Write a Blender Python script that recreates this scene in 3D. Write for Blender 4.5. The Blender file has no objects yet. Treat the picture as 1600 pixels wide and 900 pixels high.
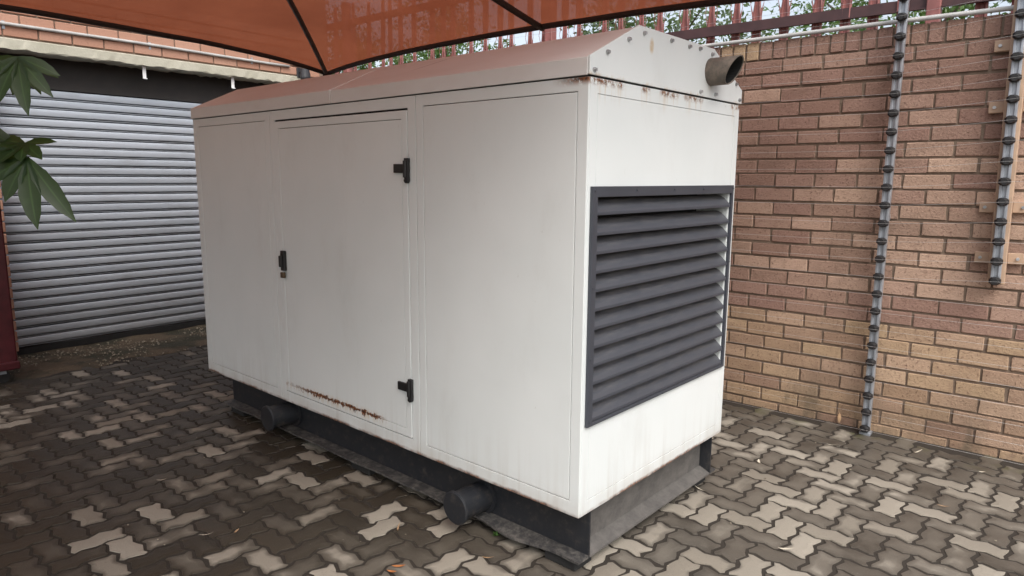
import bpy, bmesh, math, random
from mathutils import Vector, Matrix
R = math.radians
random.seed(7)
scene = bpy.context.scene
C = scene.collection

# ------------------------------------------------------------------ camera
CAM = Vector((1.4752, -4.3451, 1.4527)); YAW, PITCH, ROLL = R(-39.3011), R(-9.1095), R(0.4094)
F_PX = 1077.62
fwd = Vector((math.sin(YAW)*math.cos(PITCH), math.cos(YAW)*math.cos(PITCH), math.sin(PITCH)))
rgt = fwd.cross(Vector((0, 0, 1))).normalized(); upv = rgt.cross(fwd)
r2 = rgt*math.cos(ROLL) + upv*math.sin(ROLL); u2 = -rgt*math.sin(ROLL) + upv*math.cos(ROLL)
cd = bpy.data.cameras.new('camera'); cam = bpy.data.objects.new('camera', cd); C.objects.link(cam)
cd.sensor_width = 36; cd.lens = 36*F_PX/1600; cd.clip_start = 0.05; cd.clip_end = 3000
cam.matrix_world = Matrix(((r2.x, u2.x, -fwd.x, CAM.x), (r2.y, u2.y, -fwd.y, CAM.y), (r2.z, u2.z, -fwd.z, CAM.z), (0, 0, 0, 1)))
scene.camera = cam

# ------------------------------------------------------------------ sky, sun, exposure
SUN_EL, SUN_AZ = R(50), R(128)          # azimuth clockwise from +Y
world = bpy.data.worlds.new('World'); scene.world = world; world.use_nodes = True
wn = world.node_tree.nodes; wl = world.node_tree.links
bg = wn['Background']; sky = wn.new('ShaderNodeTexSky'); sky.sky_type = 'NISHITA'
sky.sun_disc = False; sky.sun_elevation = SUN_EL; sky.sun_rotation = SUN_AZ
sky.air_density = 1.0; sky.dust_density = 5.0; sky.ozone_density = 1.0
hs = wn.new('ShaderNodeHueSaturation'); hs.inputs['Saturation'].default_value = 0.48
wl.new(sky.outputs[0], hs.inputs['Color']); wl.new(hs.outputs[0], bg.inputs['Color'])
bg.inputs['Strength'].default_value = 0.15
sl = bpy.data.lights.new('sun', 'SUN'); sl.energy = 0.52; sl.angle = R(40); sl.color = (1, 0.995, 0.98)
so = bpy.data.objects.new('sun', sl); C.objects.link(so)
sdir = Vector((math.sin(SUN_AZ)*math.cos(SUN_EL), math.cos(SUN_AZ)*math.cos(SUN_EL), math.sin(SUN_EL)))
so.rotation_euler = sdir.to_track_quat('Z', 'Y').to_euler()
so.location = (0, 0, 20)
vs = scene.view_settings; vs.view_transform = 'Standard'; vs.look = 'None'; vs.gamma = 1; vs.use_curve_mapping = False
vs.exposure = 0.90

def project(P):
    v = Vector(P) - CAM; d = v.dot(fwd)
    if d <= 0.05: return None
    return 800 + F_PX*v.dot(r2)/d, 450 - F_PX*v.dot(u2)/d, d

# ------------------------------------------------------------------ node helper
class NT:
    def __init__(s, name):
        s.m = bpy.data.materials.new(name); s.m.use_nodes = True
        s.t = s.m.node_tree; s.b = s.t.nodes['Principled BSDF']; s.out = s.t.nodes['Material Output']
        s._tc = None
    def n(s, typ, **kw):
        nd = s.t.nodes.new(typ)
        for k, v in kw.items(): setattr(nd, k, v)
        return nd
    def put(s, sock, v):
        if hasattr(v, 'is_linked') or isinstance(v, bpy.types.NodeSocket): s.t.links.new(v, sock)
        elif isinstance(v, (tuple, list)) and len(v) == 3 and sock.type == 'RGBA': sock.default_value = (*v, 1)
        else: sock.default_value = v
    def math(s, op, a, b=0.0, c=None, clamp=False):
        nd = s.n('ShaderNodeMath', operation=op, use_clamp=clamp)
        s.put(nd.inputs[0], a); s.put(nd.inputs[1], b)
        if c is not None: s.put(nd.inputs[2], c)
        return nd.outputs[0]
    def mix(s, f, a, b, blend='MIX'):
        nd = s.n('ShaderNodeMix', data_type='RGBA', blend_type=blend)
        s.put(nd.inputs[0], f); s.put(nd.inputs[6], a); s.put(nd.inputs[7], b)
        return nd.outputs[2]
    def ramp(s, v, a, b, lo=0.0, hi=1.0, smooth=True):
        nd = s.n('ShaderNodeMapRange', interpolation_type='SMOOTHSTEP' if smooth else 'LINEAR')
        s.put(nd.inputs[0], v)
        for i, x in enumerate((a, b, lo, hi)): s.put(nd.inputs[1+i], x)
        return nd.outputs[0]
    def coords(s, kind='Object'):
        if kind == 'Position': return s.n('ShaderNodeNewGeometry').outputs['Position']
        if not s._tc: s._tc = s.n('ShaderNodeTexCoord')
        return s._tc.outputs[kind]
    def scale(s, v, sc):
        nd = s.n('ShaderNodeMapping'); s.put(nd.inputs[0], v); nd.inputs['Scale'].default_value = sc
        return nd.outputs[0]
    def noise(s, v, sc, detail=3.0, rough=0.5, dist=0.0):
        nd = s.n('ShaderNodeTexNoise'); s.put(nd.inputs['Vector'], v); nd.inputs['Scale'].default_value = sc
        nd.inputs['Detail'].default_value = detail; nd.inputs['Roughness'].default_value = rough; nd.inputs['Distortion'].default_value = dist
        return nd.outputs[0]
    def xyz(s, v):
        nd = s.n('ShaderNodeSeparateXYZ'); s.put(nd.inputs[0], v); return nd.outputs
    def attr(s, name, typ='GEOMETRY'):
        nd = s.n('ShaderNodeAttribute', attribute_name=name, attribute_type=typ); return nd.outputs['Fac']
    def rnd(s): return s.n('ShaderNodeObjectInfo').outputs['Random']
    def bump(s, h, st=0.3, dist=0.01, prev=None):
        nd = s.n('ShaderNodeBump'); nd.inputs['Strength'].default_value = st; nd.inputs['Distance'].default_value = dist
        s.put(nd.inputs['Height'], h)
        if prev is not None: s.put(nd.inputs['Normal'], prev)
        s.t.links.new(nd.outputs[0], s.b.inputs['Normal']); return nd.outputs[0]
    def set(s, color=None, rough=None, metal=None, spec=None):
        if color is not None: s.put(s.b.inputs['Base Color'], color)
        if rough is not None: s.put(s.b.inputs['Roughness'], rough)
        if metal is not None: s.put(s.b.inputs['Metallic'], metal)
        if spec is not None: s.put(s.b.inputs['Specular IOR Level'], spec)
        return s.m

M = {}
def simple(name, col, rough=0.5, metal=0.0, var=0.25, nsc=12.0, bump=0.0, bsc=60.0, spec=None):
    t = NT(name); P = t.coords('Object')
    nz = t.noise(P, nsc, 4)
    dark = tuple(c*(1-var) for c in col); lite = tuple(min(1, c*(1+var)) for c in col)
    t.set(t.mix(t.ramp(nz, 0.3, 0.7), dark, lite), t.ramp(nz, 0.3, 0.7, rough*0.85, min(1, rough*1.15)), metal, spec)
    if bump: t.bump(t.noise(P, bsc, 4), bump, 0.005)
    M[name] = t.m; return t.m

# --- painted steel of the generator housing (object space = housing space: x along the side, y across, z up)
GL, GW, ZB, ZE, ZF, ZTOP, TI = 2.8617, 1.1637, 0.247, 1.7817, 1.8387, 1.976, 0.287
def paint(name, end=False, door=False, side=False):
    t = NT(name); P = t.coords('Object'); x, y, z = t.xyz(P)
    base = t.mix(t.ramp(t.noise(P, 1.6, 3), 0.3, 0.7), (0.655, 0.695, 0.69), (0.70, 0.735, 0.73))
    streak = t.noise(t.scale(P, (26, 26, 0.9)), 1.0, 4, 0.6)
    low = t.math('MULTIPLY', t.ramp(z, ZB, ZB+0.30, 1, 0), t.ramp(streak, 0.45, 0.85, 0, 0.35))
    low2 = t.math('MULTIPLY', t.ramp(z, ZB-0.01, ZB+0.10, 0.40, 0), t.ramp(t.noise(P, 7, 3), 0.2, 0.7))
    dirt = t.math('ADD', low, low2, clamp=True)
    col = t.mix(t.math('MULTIPLY', dirt, 0.8), base, (0.30, 0.235, 0.165))
    grime = t.ramp(t.noise(t.scale(P, (4, 4, 1.6)), 1.0, 6, 0.7), 0.50, 0.85, 0, 0.18)
    scuff = t.ramp(t.noise(t.scale(P, (40, 40, 14)), 1.0, 5, 0.75), 0.66, 0.74, 0, 0.4); grime = t.math('MAXIMUM', grime, scuff)
    col = t.mix(grime, col, (0.36, 0.33, 0.29))
    frag = t.noise(P, 45, 5, 0.7); drip = t.noise(t.scale(P, (60, 60, 5)), 1.0, 3, 0.6)
    edge = t.math('MULTIPLY', t.ramp(t.math('SUBTRACT', z, t.math('MULTIPLY', t.noise(P, 12, 5, 0.75), 0.026)), ZB-0.010, ZB+0.004, 1, 0), t.ramp(t.noise(P, 5, 3, 0.6), 0.36, 0.55, 0.2, 1))
    rust = t.math('MULTIPLY', edge, 0.9); stain = 0.0
    if end:
        b = t.ramp(t.math('ABSOLUTE', t.math('SUBTRACT', z, ZE-0.012)), 0.0, 0.022, 1, 0)
        lump = t.ramp(t.noise(t.scale(P, (9, 9, 2)), 1.0, 4), 0.40, 0.56)
        r1 = t.math('MULTIPLY', t.math('MULTIPLY', b, lump), t.ramp(frag, 0.42, 0.56))
        st = t.math('MULTIPLY', t.ramp(z, ZE-0.10, ZE-0.005, 0, 1), t.math('MULTIPLY', lump, t.ramp(drip, 0.45, 0.7)))
        st = t.math('MULTIPLY', st, t.ramp(z, ZE, ZE+0.02, 1, 0))
        spot = t.math('ADD', t.math('POWER', t.math('DIVIDE', t.math('SUBTRACT', y, 0.375), 0.017), 2.0), t.math('POWER', t.math('DIVIDE', t.math('SUBTRACT', z, 1.922), 0.030), 2.0))
        st = t.math('MAXIMUM', t.math('MULTIPLY', st, 0.7), t.math('MULTIPLY', t.ramp(spot, 0.0, 1.3, 1, 0), t.ramp(frag, 0.3, 0.6, 0.45, 1)))
        rust = t.math('MAXIMUM', rust, r1); stain = st
    if side:
        # rusty patch where the roof rim meets the near corner
        b = t.math('MULTIPLY', t.ramp(t.math('ABSOLUTE', t.math('SUBTRACT', z, ZE-0.010)), 0.0, 0.026, 1, 0), t.ramp(x, -0.17, -0.03, 0, 1))
        rust = t.math('MAXIMUM', rust, t.math('MULTIPLY', b, t.ramp(frag, 0.38, 0.5)))
    if door:
        d = t.math('SUBTRACT', z, 0.349)
        rng = t.math('MULTIPLY', t.ramp(x, -1.90, -1.66, 0.35, 1), t.ramp(x, -1.16, -1.06, 1, 0.0))
        wig = t.noise(t.scale(P, (22, 22, 22)), 1.0, 5, 0.75); wig2 = t.noise(t.scale(P, (75, 75, 20)), 1.0, 4, 0.7)
        up = t.math('MULTIPLY', t.math('ADD', t.math('SUBTRACT', wig, 0.36), 0.0), 0.060)
        dnn = t.math('MULTIPLY', t.math('SUBTRACT', wig2, 0.40), 0.085)
        b = t.math('MULTIPLY', t.ramp(t.math('SUBTRACT', d, up), -0.002, 0.004, 1, 0), t.ramp(t.math('ADD', d, dnn), -0.003, 0.002, 0, 1))
        r1 = t.math('MULTIPLY', t.math('MULTIPLY', b, rng), t.ramp(t.math('ADD', frag, t.math('MULTIPLY', rng, 0.16)), 0.50, 0.60))
        rust = t.math('MAXIMUM', rust, r1)
        stain = t.math('MULTIPLY', t.math('MULTIPLY', t.ramp(d, -0.045, -0.005, 0, 1), t.ramp(d, 0.0, 0.035, 1, 0)), t.math('MULTIPLY', rng, t.ramp(drip, 0.35, 0.7, 0, 0.7)))
    if stain != 0.0: col = t.mix(t.math('MULTIPLY', stain, 0.75), col, (0.50, 0.34, 0.15))
    rc = t.mix(t.ramp(t.noise(P, 90, 3), 0.4, 0.6), (0.045, 0.018, 0.010), (0.21, 0.075, 0.025))
    col = t.mix(rust, col, rc)
    t.set(col, t.math('ADD', t.ramp(t.math('MAXIMUM', rust, dirt), 0, 1, 0.30, 0.80), t.ramp(t.noise(t.scale(P, (5, 5, 2)), 1, 5, 0.7), 0.35, 0.75, 0.0, 0.18)), 0.0, 0.45)
    t.bump(t.math('ADD', t.noise(P, 2.6, 3, 0.5), t.math('MULTIPLY', t.noise(P, 260, 2), 0.012)), 0.5, 0.012)
    M[name] = t.m
paint('paint_side', side=True); paint('paint_door', door=True); paint('paint_end', end=True)

# roof sheet: same paint, filmed with dust
t = NT('paint_roof'); P = t.coords('Object'); x, y, z = t.xyz(P)
nz = t.noise(t.scale(P, (2.5, 5, 5)), 1, 5, 0.6)
col = t.mix(t.ramp(nz, 0.3, 0.75), (0.70, 0.70, 0.69), (0.64, 0.63, 0.61))
sc = t.math('MULTIPLY', t.ramp(t.math('ABSOLUTE', t.math('ADD', t.math('SUBTRACT', y, 0.215), t.math('MULTIPLY', t.math('ADD', x, 0.95), -0.9))), 0.0, 0.006, 1, 0), t.math('MULTIPLY', t.ramp(x, -1.05, -1.0, 0, 1), t.ramp(x, -0.95, -0.88, 1, 0)))
col = t.mix(sc, col, (0.10, 0.07, 0.05)); t.set(col, 0.42, 0, 0.45); t.bump(t.noise(P, 1.3, 2), 0.3, 0.006); M['paint_roof'] = t.m

simple('gap_shade', (0.012, 0.012, 0.013), 0.8)  # near-black for the shade in joints and behind the louvre
t = NT('louvre_paint'); P = t.coords('Object'); g = t.n('ShaderNodeNewGeometry'); nzv = t.xyz(g.outputs['Normal'])[2]
xl = t.xyz(P)[0]; nzl = t.noise(t.scale(P, (60, 9, 60)), 1, 6, 0.75)
dust = t.math('MULTIPLY', t.ramp(t.math('ADD', xl, t.math('MULTIPLY', nzl, -0.03)), -0.066, -0.016, 1, 0.12), t.ramp(nzl, 0.35, 0.7, 0.3, 0.9))
dust = t.math('MULTIPLY', dust, t.ramp(nzv, 0.2, 0.5))
col = t.mix(t.math('MULTIPLY', dust, 0.95), t.mix(t.noise(P, 6, 3), (0.038, 0.043, 0.054), (0.055, 0.061, 0.075)), (0.24, 0.220, 0.205))
t.set(col, t.ramp(dust, 0, 1, 0.42, 0.9)); M['louvre_paint'] = t.m
t = NT('base_paint'); P = t.coords('Object'); x, y, z = t.xyz(P)
nz = t.noise(P, 22, 6, 0.75)
dst = t.ramp(nz, 0.48, 0.85, 0, 0.35)
t.set(t.mix(dst, (0.016, 0.018, 0.022), (0.20, 0.165, 0.13)), t.ramp(dst, 0, 0.7, 0.45, 0.85)); M['base_paint'] = t.m
t = NT('base_end_paint'); P = t.coords('Object'); x, y, z = t.xyz(P)
nz = t.noise(t.scale(P, (12, 12, 16)), 1, 7, 0.78)
t.set(t.mix(t.ramp(nz, 0.3, 0.75), (0.075, 0.071, 0.067), (0.135, 0.126, 0.116)), 0.7); t.bump(t.noise(P, 80, 4), 0.3, 0.003); M['base_end_paint'] = t.m
t = NT('flange_worn'); P = t.coords('Object')
nz = t.noise(P, 26, 7, 0.8)
t.set(t.mix(t.ramp(nz, 0.38, 0.72), (0.035, 0.035, 0.037), (0.17, 0.16, 0.145)), 0.55, 0.15); t.bump(nz, 0.4, 0.01); M['flange_worn'] = t.m
simple('black_plastic', (0.010, 0.010, 0.011), 0.5)
simple('rubber', (0.014, 0.014, 0.014), 0.85, bump=0.3)
simple('steel_bolt', (0.48, 0.49, 0.50), 0.4, 0.8)
simple('padlock_brass', (0.12, 0.085, 0.055), 0.45, 0.7)
t = NT('exhaust_steel'); P = t.coords('Object'); nz = t.noise(P, 30, 5, 0.7)
t.set(t.mix(t.ramp(nz, 0.35, 0.7), (0.12, 0.105, 0.09), (0.20, 0.165, 0.135)), 0.75, 0.2); t.bump(nz, 0.3, 0.003); M['exhaust_steel'] = t.m
simple('bore_black', (0.010, 0.010, 0.010), 0.95)  # near-black for the inside of the exhaust stub
simple('galv', (0.36, 0.385, 0.42), 0.40, 0.5, var=0.15)
t = NT('galv_slat'); P = t.coords('Position'); rr_ = t.rnd(); px, py, pz = t.xyz(P)
c1 = t.mix(t.ramp(rr_, 0, 1, 0, 1, False), (0.40, 0.445, 0.50), (0.46, 0.505, 0.56))
c1 = t.mix(t.ramp(t.noise(t.scale(P, (2, 2, 9)), 1, 5, 0.65), 0.5, 0.8, 0, 0.5), c1, (0.22, 0.22, 0.22))
c1 = t.mix(t.ramp(pz, 0.05, 0.7, 0.35, 0), c1, (0.17, 0.16, 0.14))
t.set(c1, 0.45, 0.2); t.bump(t.noise(t.scale(P, (1, 2.5, 12)), 1, 3), 0.25, 0.01); M['galv_slat'] = t.m
simple('conduit', (0.42, 0.415, 0.40), 0.5, var=0.1)
simple('tan_steel', (0.42, 0.29, 0.20), 0.6, var=0.1)
simple('oxide_red', (0.25, 0.098, 0.090), 0.6, var=0.2)
simple('oxide_dark', (0.055, 0.025, 0.026), 0.6, var=0.2)
simple('red_enamel', (0.065, 0.008, 0.012), 0.4, var=0.2)
simple('lantern', (0.022, 0.023, 0.027), 0.55)
simple('fence_wire', (0.55, 0.54, 0.52), 0.35, 0.7, var=0.1)
simple('white_strip', (0.72, 0.72, 0.72), 0.5, var=0.05)
simple('recess_shade', (0.035, 0.032, 0.03), 0.9)  # shade of the door recess put into the colour
simple('canopy_steel', (0.030, 0.018, 0.014), 0.6)
simple('litter', (0.42, 0.27, 0.15), 0.8, var=0.35)
simple('litter_orange', (0.50, 0.19, 0.06), 0.8, var=0.3)
simple('litter_pale', (0.62, 0.56, 0.45), 0.8, var=0.2)
simple('weed', (0.09, 0.20, 0.04), 0.6)

# --- bricks
t = NT('brick'); Pw = t.coords('Position'); tone = t.attr('tone', 'OBJECT'); warm = t.attr('warm', 'OBJECT'); r = t.rnd()
r = t.math('FRACT', t.math('ADD', r, t.math('MULTIPLY', t.attr('b_rnd'), 1.0)))
tone = t.math('ADD', tone, t.attr('b_tone'))
c1 = t.mix(t.ramp(tone, 0, 1), (0.285, 0.174, 0.138), (0.52, 0.365, 0.272))
c1 = t.mix(warm, c1, (0.45, 0.325, 0.190))
c1 = t.mix(t.ramp(r, 0.3, 1.0, 0.0, 0.45, False), c1, (0.24, 0.145, 0.105))
fl = t.noise(Pw, 80, 5, 0.75); bl = t.noise(Pw, 17, 4, 0.6)
c1 = t.mix(t.ramp(fl, 0.55, 0.66, 0, 0.75), c1, (0.11, 0.06, 0.045))
c1 = t.mix(t.ramp(fl, 0.44, 0.32, 0, 0.5), c1, (0.46, 0.33, 0.24))
c1 = t.mix(t.ramp(bl, 0.5, 0.75, 0, 0.35), c1, (0.20, 0.12, 0.085))
px, py, pz = t.xyz(Pw)
big = t.noise(t.scale(Pw, (1.6, 1.6, 2.2)), 1, 5, 0.6)
c1 = t.mix(t.ramp(big, 0.48, 0.70, 0, 0.42), c1, (0.17, 0.115, 0.085))
smear = t.noise(t.scale(Pw, (14, 14, 40)), 1, 4, 0.7); c1 = t.mix(t.ramp(smear, 0.60, 0.74, 0, 0.45), c1, (0.42, 0.33, 0.26))
damp = t.math('MULTIPLY', t.ramp(pz, 0.0, 0.45, 1, 0), t.ramp(t.noise(t.scale(Pw, (5, 5, 1.5)), 1, 4, 0.6), 0.42, 0.7))
c1 = t.mix(t.math('MULTIPLY', damp, 0.75), c1, (0.10, 0.085, 0.06))
t.set(c1, 0.88, 0, 0.3); n1 = t.bump(fl, 0.8, 0.010); t.bump(bl, 0.3, 0.01, n1); M['brick'] = t.m
t = NT('facade_brick'); Pw = t.coords('Position'); r = t.math('FRACT', t.math('ADD', t.rnd(), t.attr('b_rnd')))
c1 = t.mix(r, (0.36, 0.19, 0.13), (0.43, 0.25, 0.18)); fl = t.noise(Pw, 70, 4, 0.65)
c1 = t.mix(t.ramp(fl, 0.55, 0.7, 0, 0.4), c1, (0.24, 0.12, 0.08)); t.set(c1, 0.88, 0, 0.3); t.bump(fl, 0.4, 0.005); M['facade_brick'] = t.m
t = NT('mortar'); Pw = t.coords('Position'); nz = t.noise(Pw, 40, 4)
t.set(t.mix(nz, (0.140, 0.100, 0.076), (0.27, 0.210, 0.160)), 0.95, 0, 0.2); t.bump(t.noise(Pw, 150, 3), 0.5, 0.004); M['mortar'] = t.m
t = NT('concrete_lintel'); Pw = t.coords('Position'); nz = t.noise(Pw, 5, 5, 0.6); f2 = t.noise(Pw, 60, 4)
t.set(t.mix(t.ramp(nz, 0.3, 0.75), (0.46, 0.44, 0.36), (0.37, 0.355, 0.28)), 0.9); t.bump(f2, 0.35, 0.006); M['concrete_lintel'] = t.m

# --- paving: cement blocks, wet from rain and drying in islands
t = NT('paver'); Pw = t.coords('Position'); px, py, pz = t.xyz(Pw)
r = t.math('FRACT', t.math('ADD', t.math('ADD', t.attr('p_rnd', 'OBJECT'), t.attr('p_rnd')), 0.0))
core = t.attr('core')
lum = t.noise(Pw, 0.75, 3, 0.55); med = t.noise(Pw, 8.0, 3, 0.5); fine = t.noise(Pw, 160, 4, 0.7)
v = t.math('ADD', t.math('MULTIPLY', r, 1.22), t.math('MULTIPLY', core, 0.40))
v = t.math('ADD', v, t.math('MULTIPLY', t.math('SUBTRACT', med, 0.5), 1.0))
v = t.math('ADD', v, t.math('MULTIPLY', t.math('SUBTRACT', lum, 0.5), 0.45))
wallwet = t.ramp(py, -0.75, -0.25, 0, 0.45); left = t.ramp(px, -0.2, -2.6, 0, 0.26); rightdry = t.ramp(px, -0.6, 0.6, 0, 0.12)
v = t.math('ADD', t.math('SUBTRACT', t.math('SUBTRACT', v, wallwet), left), rightdry)
dry = t.math('ADD', t.ramp(v, 1.00, 1.28, 0, 0.58), t.ramp(v, 0.50, 1.25, 0, 0.42))
r2n = t.math('FRACT', t.math('MULTIPLY', r, 17.3))
drycol = t.mix(r2n, (0.21, 0.186, 0.150), (0.325, 0.295, 0.245))
wet_shade_col = t.mix(t.math('FRACT', t.math('MULTIPLY', r, 7.7)), (0.036, 0.029, 0.020), (0.052, 0.042, 0.030))
wet_shade_col = t.mix(t.ramp(px, -1.0, 0.3, 0, 0.75), wet_shade_col, (0.120, 0.107, 0.090))  # wet tone, with brighter light on the right and shade on the left painted in
blot = t.noise(Pw, 2.6, 5, 0.65); wet_shade_col = t.mix(t.ramp(blot, 0.48, 0.66, 0, 0.6), wet_shade_col, (0.040, 0.033, 0.026))
col = t.mix(dry, wet_shade_col, drycol)
col = t.mix(t.ramp(fine, 0.56, 0.72, 0, 0.35), col, (0.05, 0.042, 0.035))
col = t.mix(t.ramp(fine, 0.40, 0.28, 0, 0.22), col, (0.45, 0.41, 0.36))
moss = t.math('MULTIPLY', t.ramp(py, -0.35, -0.05, 0, 1), t.ramp(t.noise(Pw, 4.5, 4, 0.6), 0.52, 0.68))
col = t.mix(t.math('MULTIPLY', moss, 0.7), col, (0.07, 0.075, 0.025))
t.set(col, t.ramp(dry, 0, 1, 0.42, 0.92), 0, 0.35); t.bump(fine, 0.35, 0.003); M['paver'] = t.m
t = NT('joint_sand'); Pw = t.coords('Position'); nz = t.noise(Pw, 30, 5, 0.6)
t.set(t.mix(nz, (0.020, 0.016, 0.012), (0.038, 0.030, 0.022)), 0.9); t.bump(t.noise(Pw, 220, 3), 0.5, 0.004); M['joint_sand'] = t.m
t = NT('soil'); Pw = t.coords('Position'); a = t.noise(Pw, 3.2, 5, 0.6); b = t.noise(Pw, 45, 5, 0.7)
c1 = t.mix(t.ramp(a, 0.42, 0.6), (0.10, 0.072, 0.045), (0.035, 0.034, 0.020)); c1 = t.mix(t.ramp(b, 0.55, 0.7, 0, 0.7), c1, (0.20, 0.16, 0.11))
t.set(c1, 0.85); t.bump(b, 0.6, 0.02); M['soil'] = t.m
t = NT('pebble'); r = t.attr('p_rnd'); t.set(t.mix(r, (0.09, 0.07, 0.045), (0.34, 0.30, 0.23)), 0.8); M['pebble'] = t.m
t = NT('far_ground'); Pw = t.coords('Position'); t.set(t.mix(t.noise(Pw, 0.4, 4), (0.10, 0.085, 0.065), (0.16, 0.14, 0.11)), 0.9); M['far_ground'] = t.m

# --- shade cloth: knitted mesh, lets a little light straight through its holes
t = NT('shade_cloth'); Pw = t.coords('Position')
t.t.nodes.remove(t.b)
colr = t.mix(t.ramp(t.noise(Pw, 1.3, 4, 0.6), 0.3, 0.7), (0.215, 0.058, 0.027), (0.275, 0.080, 0.038))
df = t.n('ShaderNodeBsdfDiffuse'); tr = t.n('ShaderNodeBsdfTranslucent'); tp = t.n('ShaderNodeBsdfTransparent')
t.put(df.inputs[0], colr); t.put(tr.inputs[0], colr)
m1 = t.n('ShaderNodeMixShader'); m1.inputs[0].default_value = 0.5; t.t.links.new(df.outputs[0], m1.inputs[1]); t.t.links.new(tr.outputs[0], m1.inputs[2])
hole = t.ramp(t.noise(Pw, 420, 2, 0.6), 0.45, 0.70, 0.0, 0.20)
m2 = t.n('ShaderNodeMixShader'); t.put(m2.inputs[0], hole); t.t.links.new(m1.outputs[0], m2.inputs[1]); t.t.links.new(tp.outputs[0], m2.inputs[2])
t.t.links.new(m2.outputs[0], t.out.inputs['Surface']); M['shade_cloth'] = t.m

def leafmat(name, c0, c1):
    t = NT(name); t.t.nodes.remove(t.b); P = t.coords('Position')
    col = t.mix(t.noise(P, 6, 3), c0, c1); col = t.mix(t.ramp(t.attr('mid'), 0.86, 1.0, 0, 0.55), col, tuple(c*2.6 for c in c1)); col = t.mix(t.ramp(t.noise(P, 45, 4), 0.55, 0.75, 0, 0.5), col, tuple(c*1.5 for c in c1))
    df = t.n('ShaderNodeBsdfPrincipled'); t.put(df.inputs['Base Color'], col); df.inputs['Roughness'].default_value = 0.45
    tr = t.n('ShaderNodeBsdfTranslucent'); t.put(tr.inputs[0], t.mix(0.5, col, (0.16, 0.26, 0.03)))
    m = t.n('ShaderNodeMixShader'); m.inputs[0].default_value = 0.35
    t.t.links.new(df.outputs[0], m.inputs[1]); t.t.links.new(tr.outputs[0], m.inputs[2]); t.t.links.new(m.outputs[0], t.out.inputs['Surface']); M[name] = t.m
leafmat('leaf_near', (0.012, 0.026, 0.008), (0.022, 0.045, 0.012))
leafmat('leaf_tree', (0.055, 0.11, 0.035), (0.11, 0.19, 0.055))
leafmat('leaf_pale', (0.075, 0.12, 0.060), (0.12, 0.17, 0.075))
simple('bark', (0.10, 0.075, 0.055), 0.9, bump=0.6)
simple('stem_green', (0.07, 0.09, 0.04), 0.6)

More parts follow.
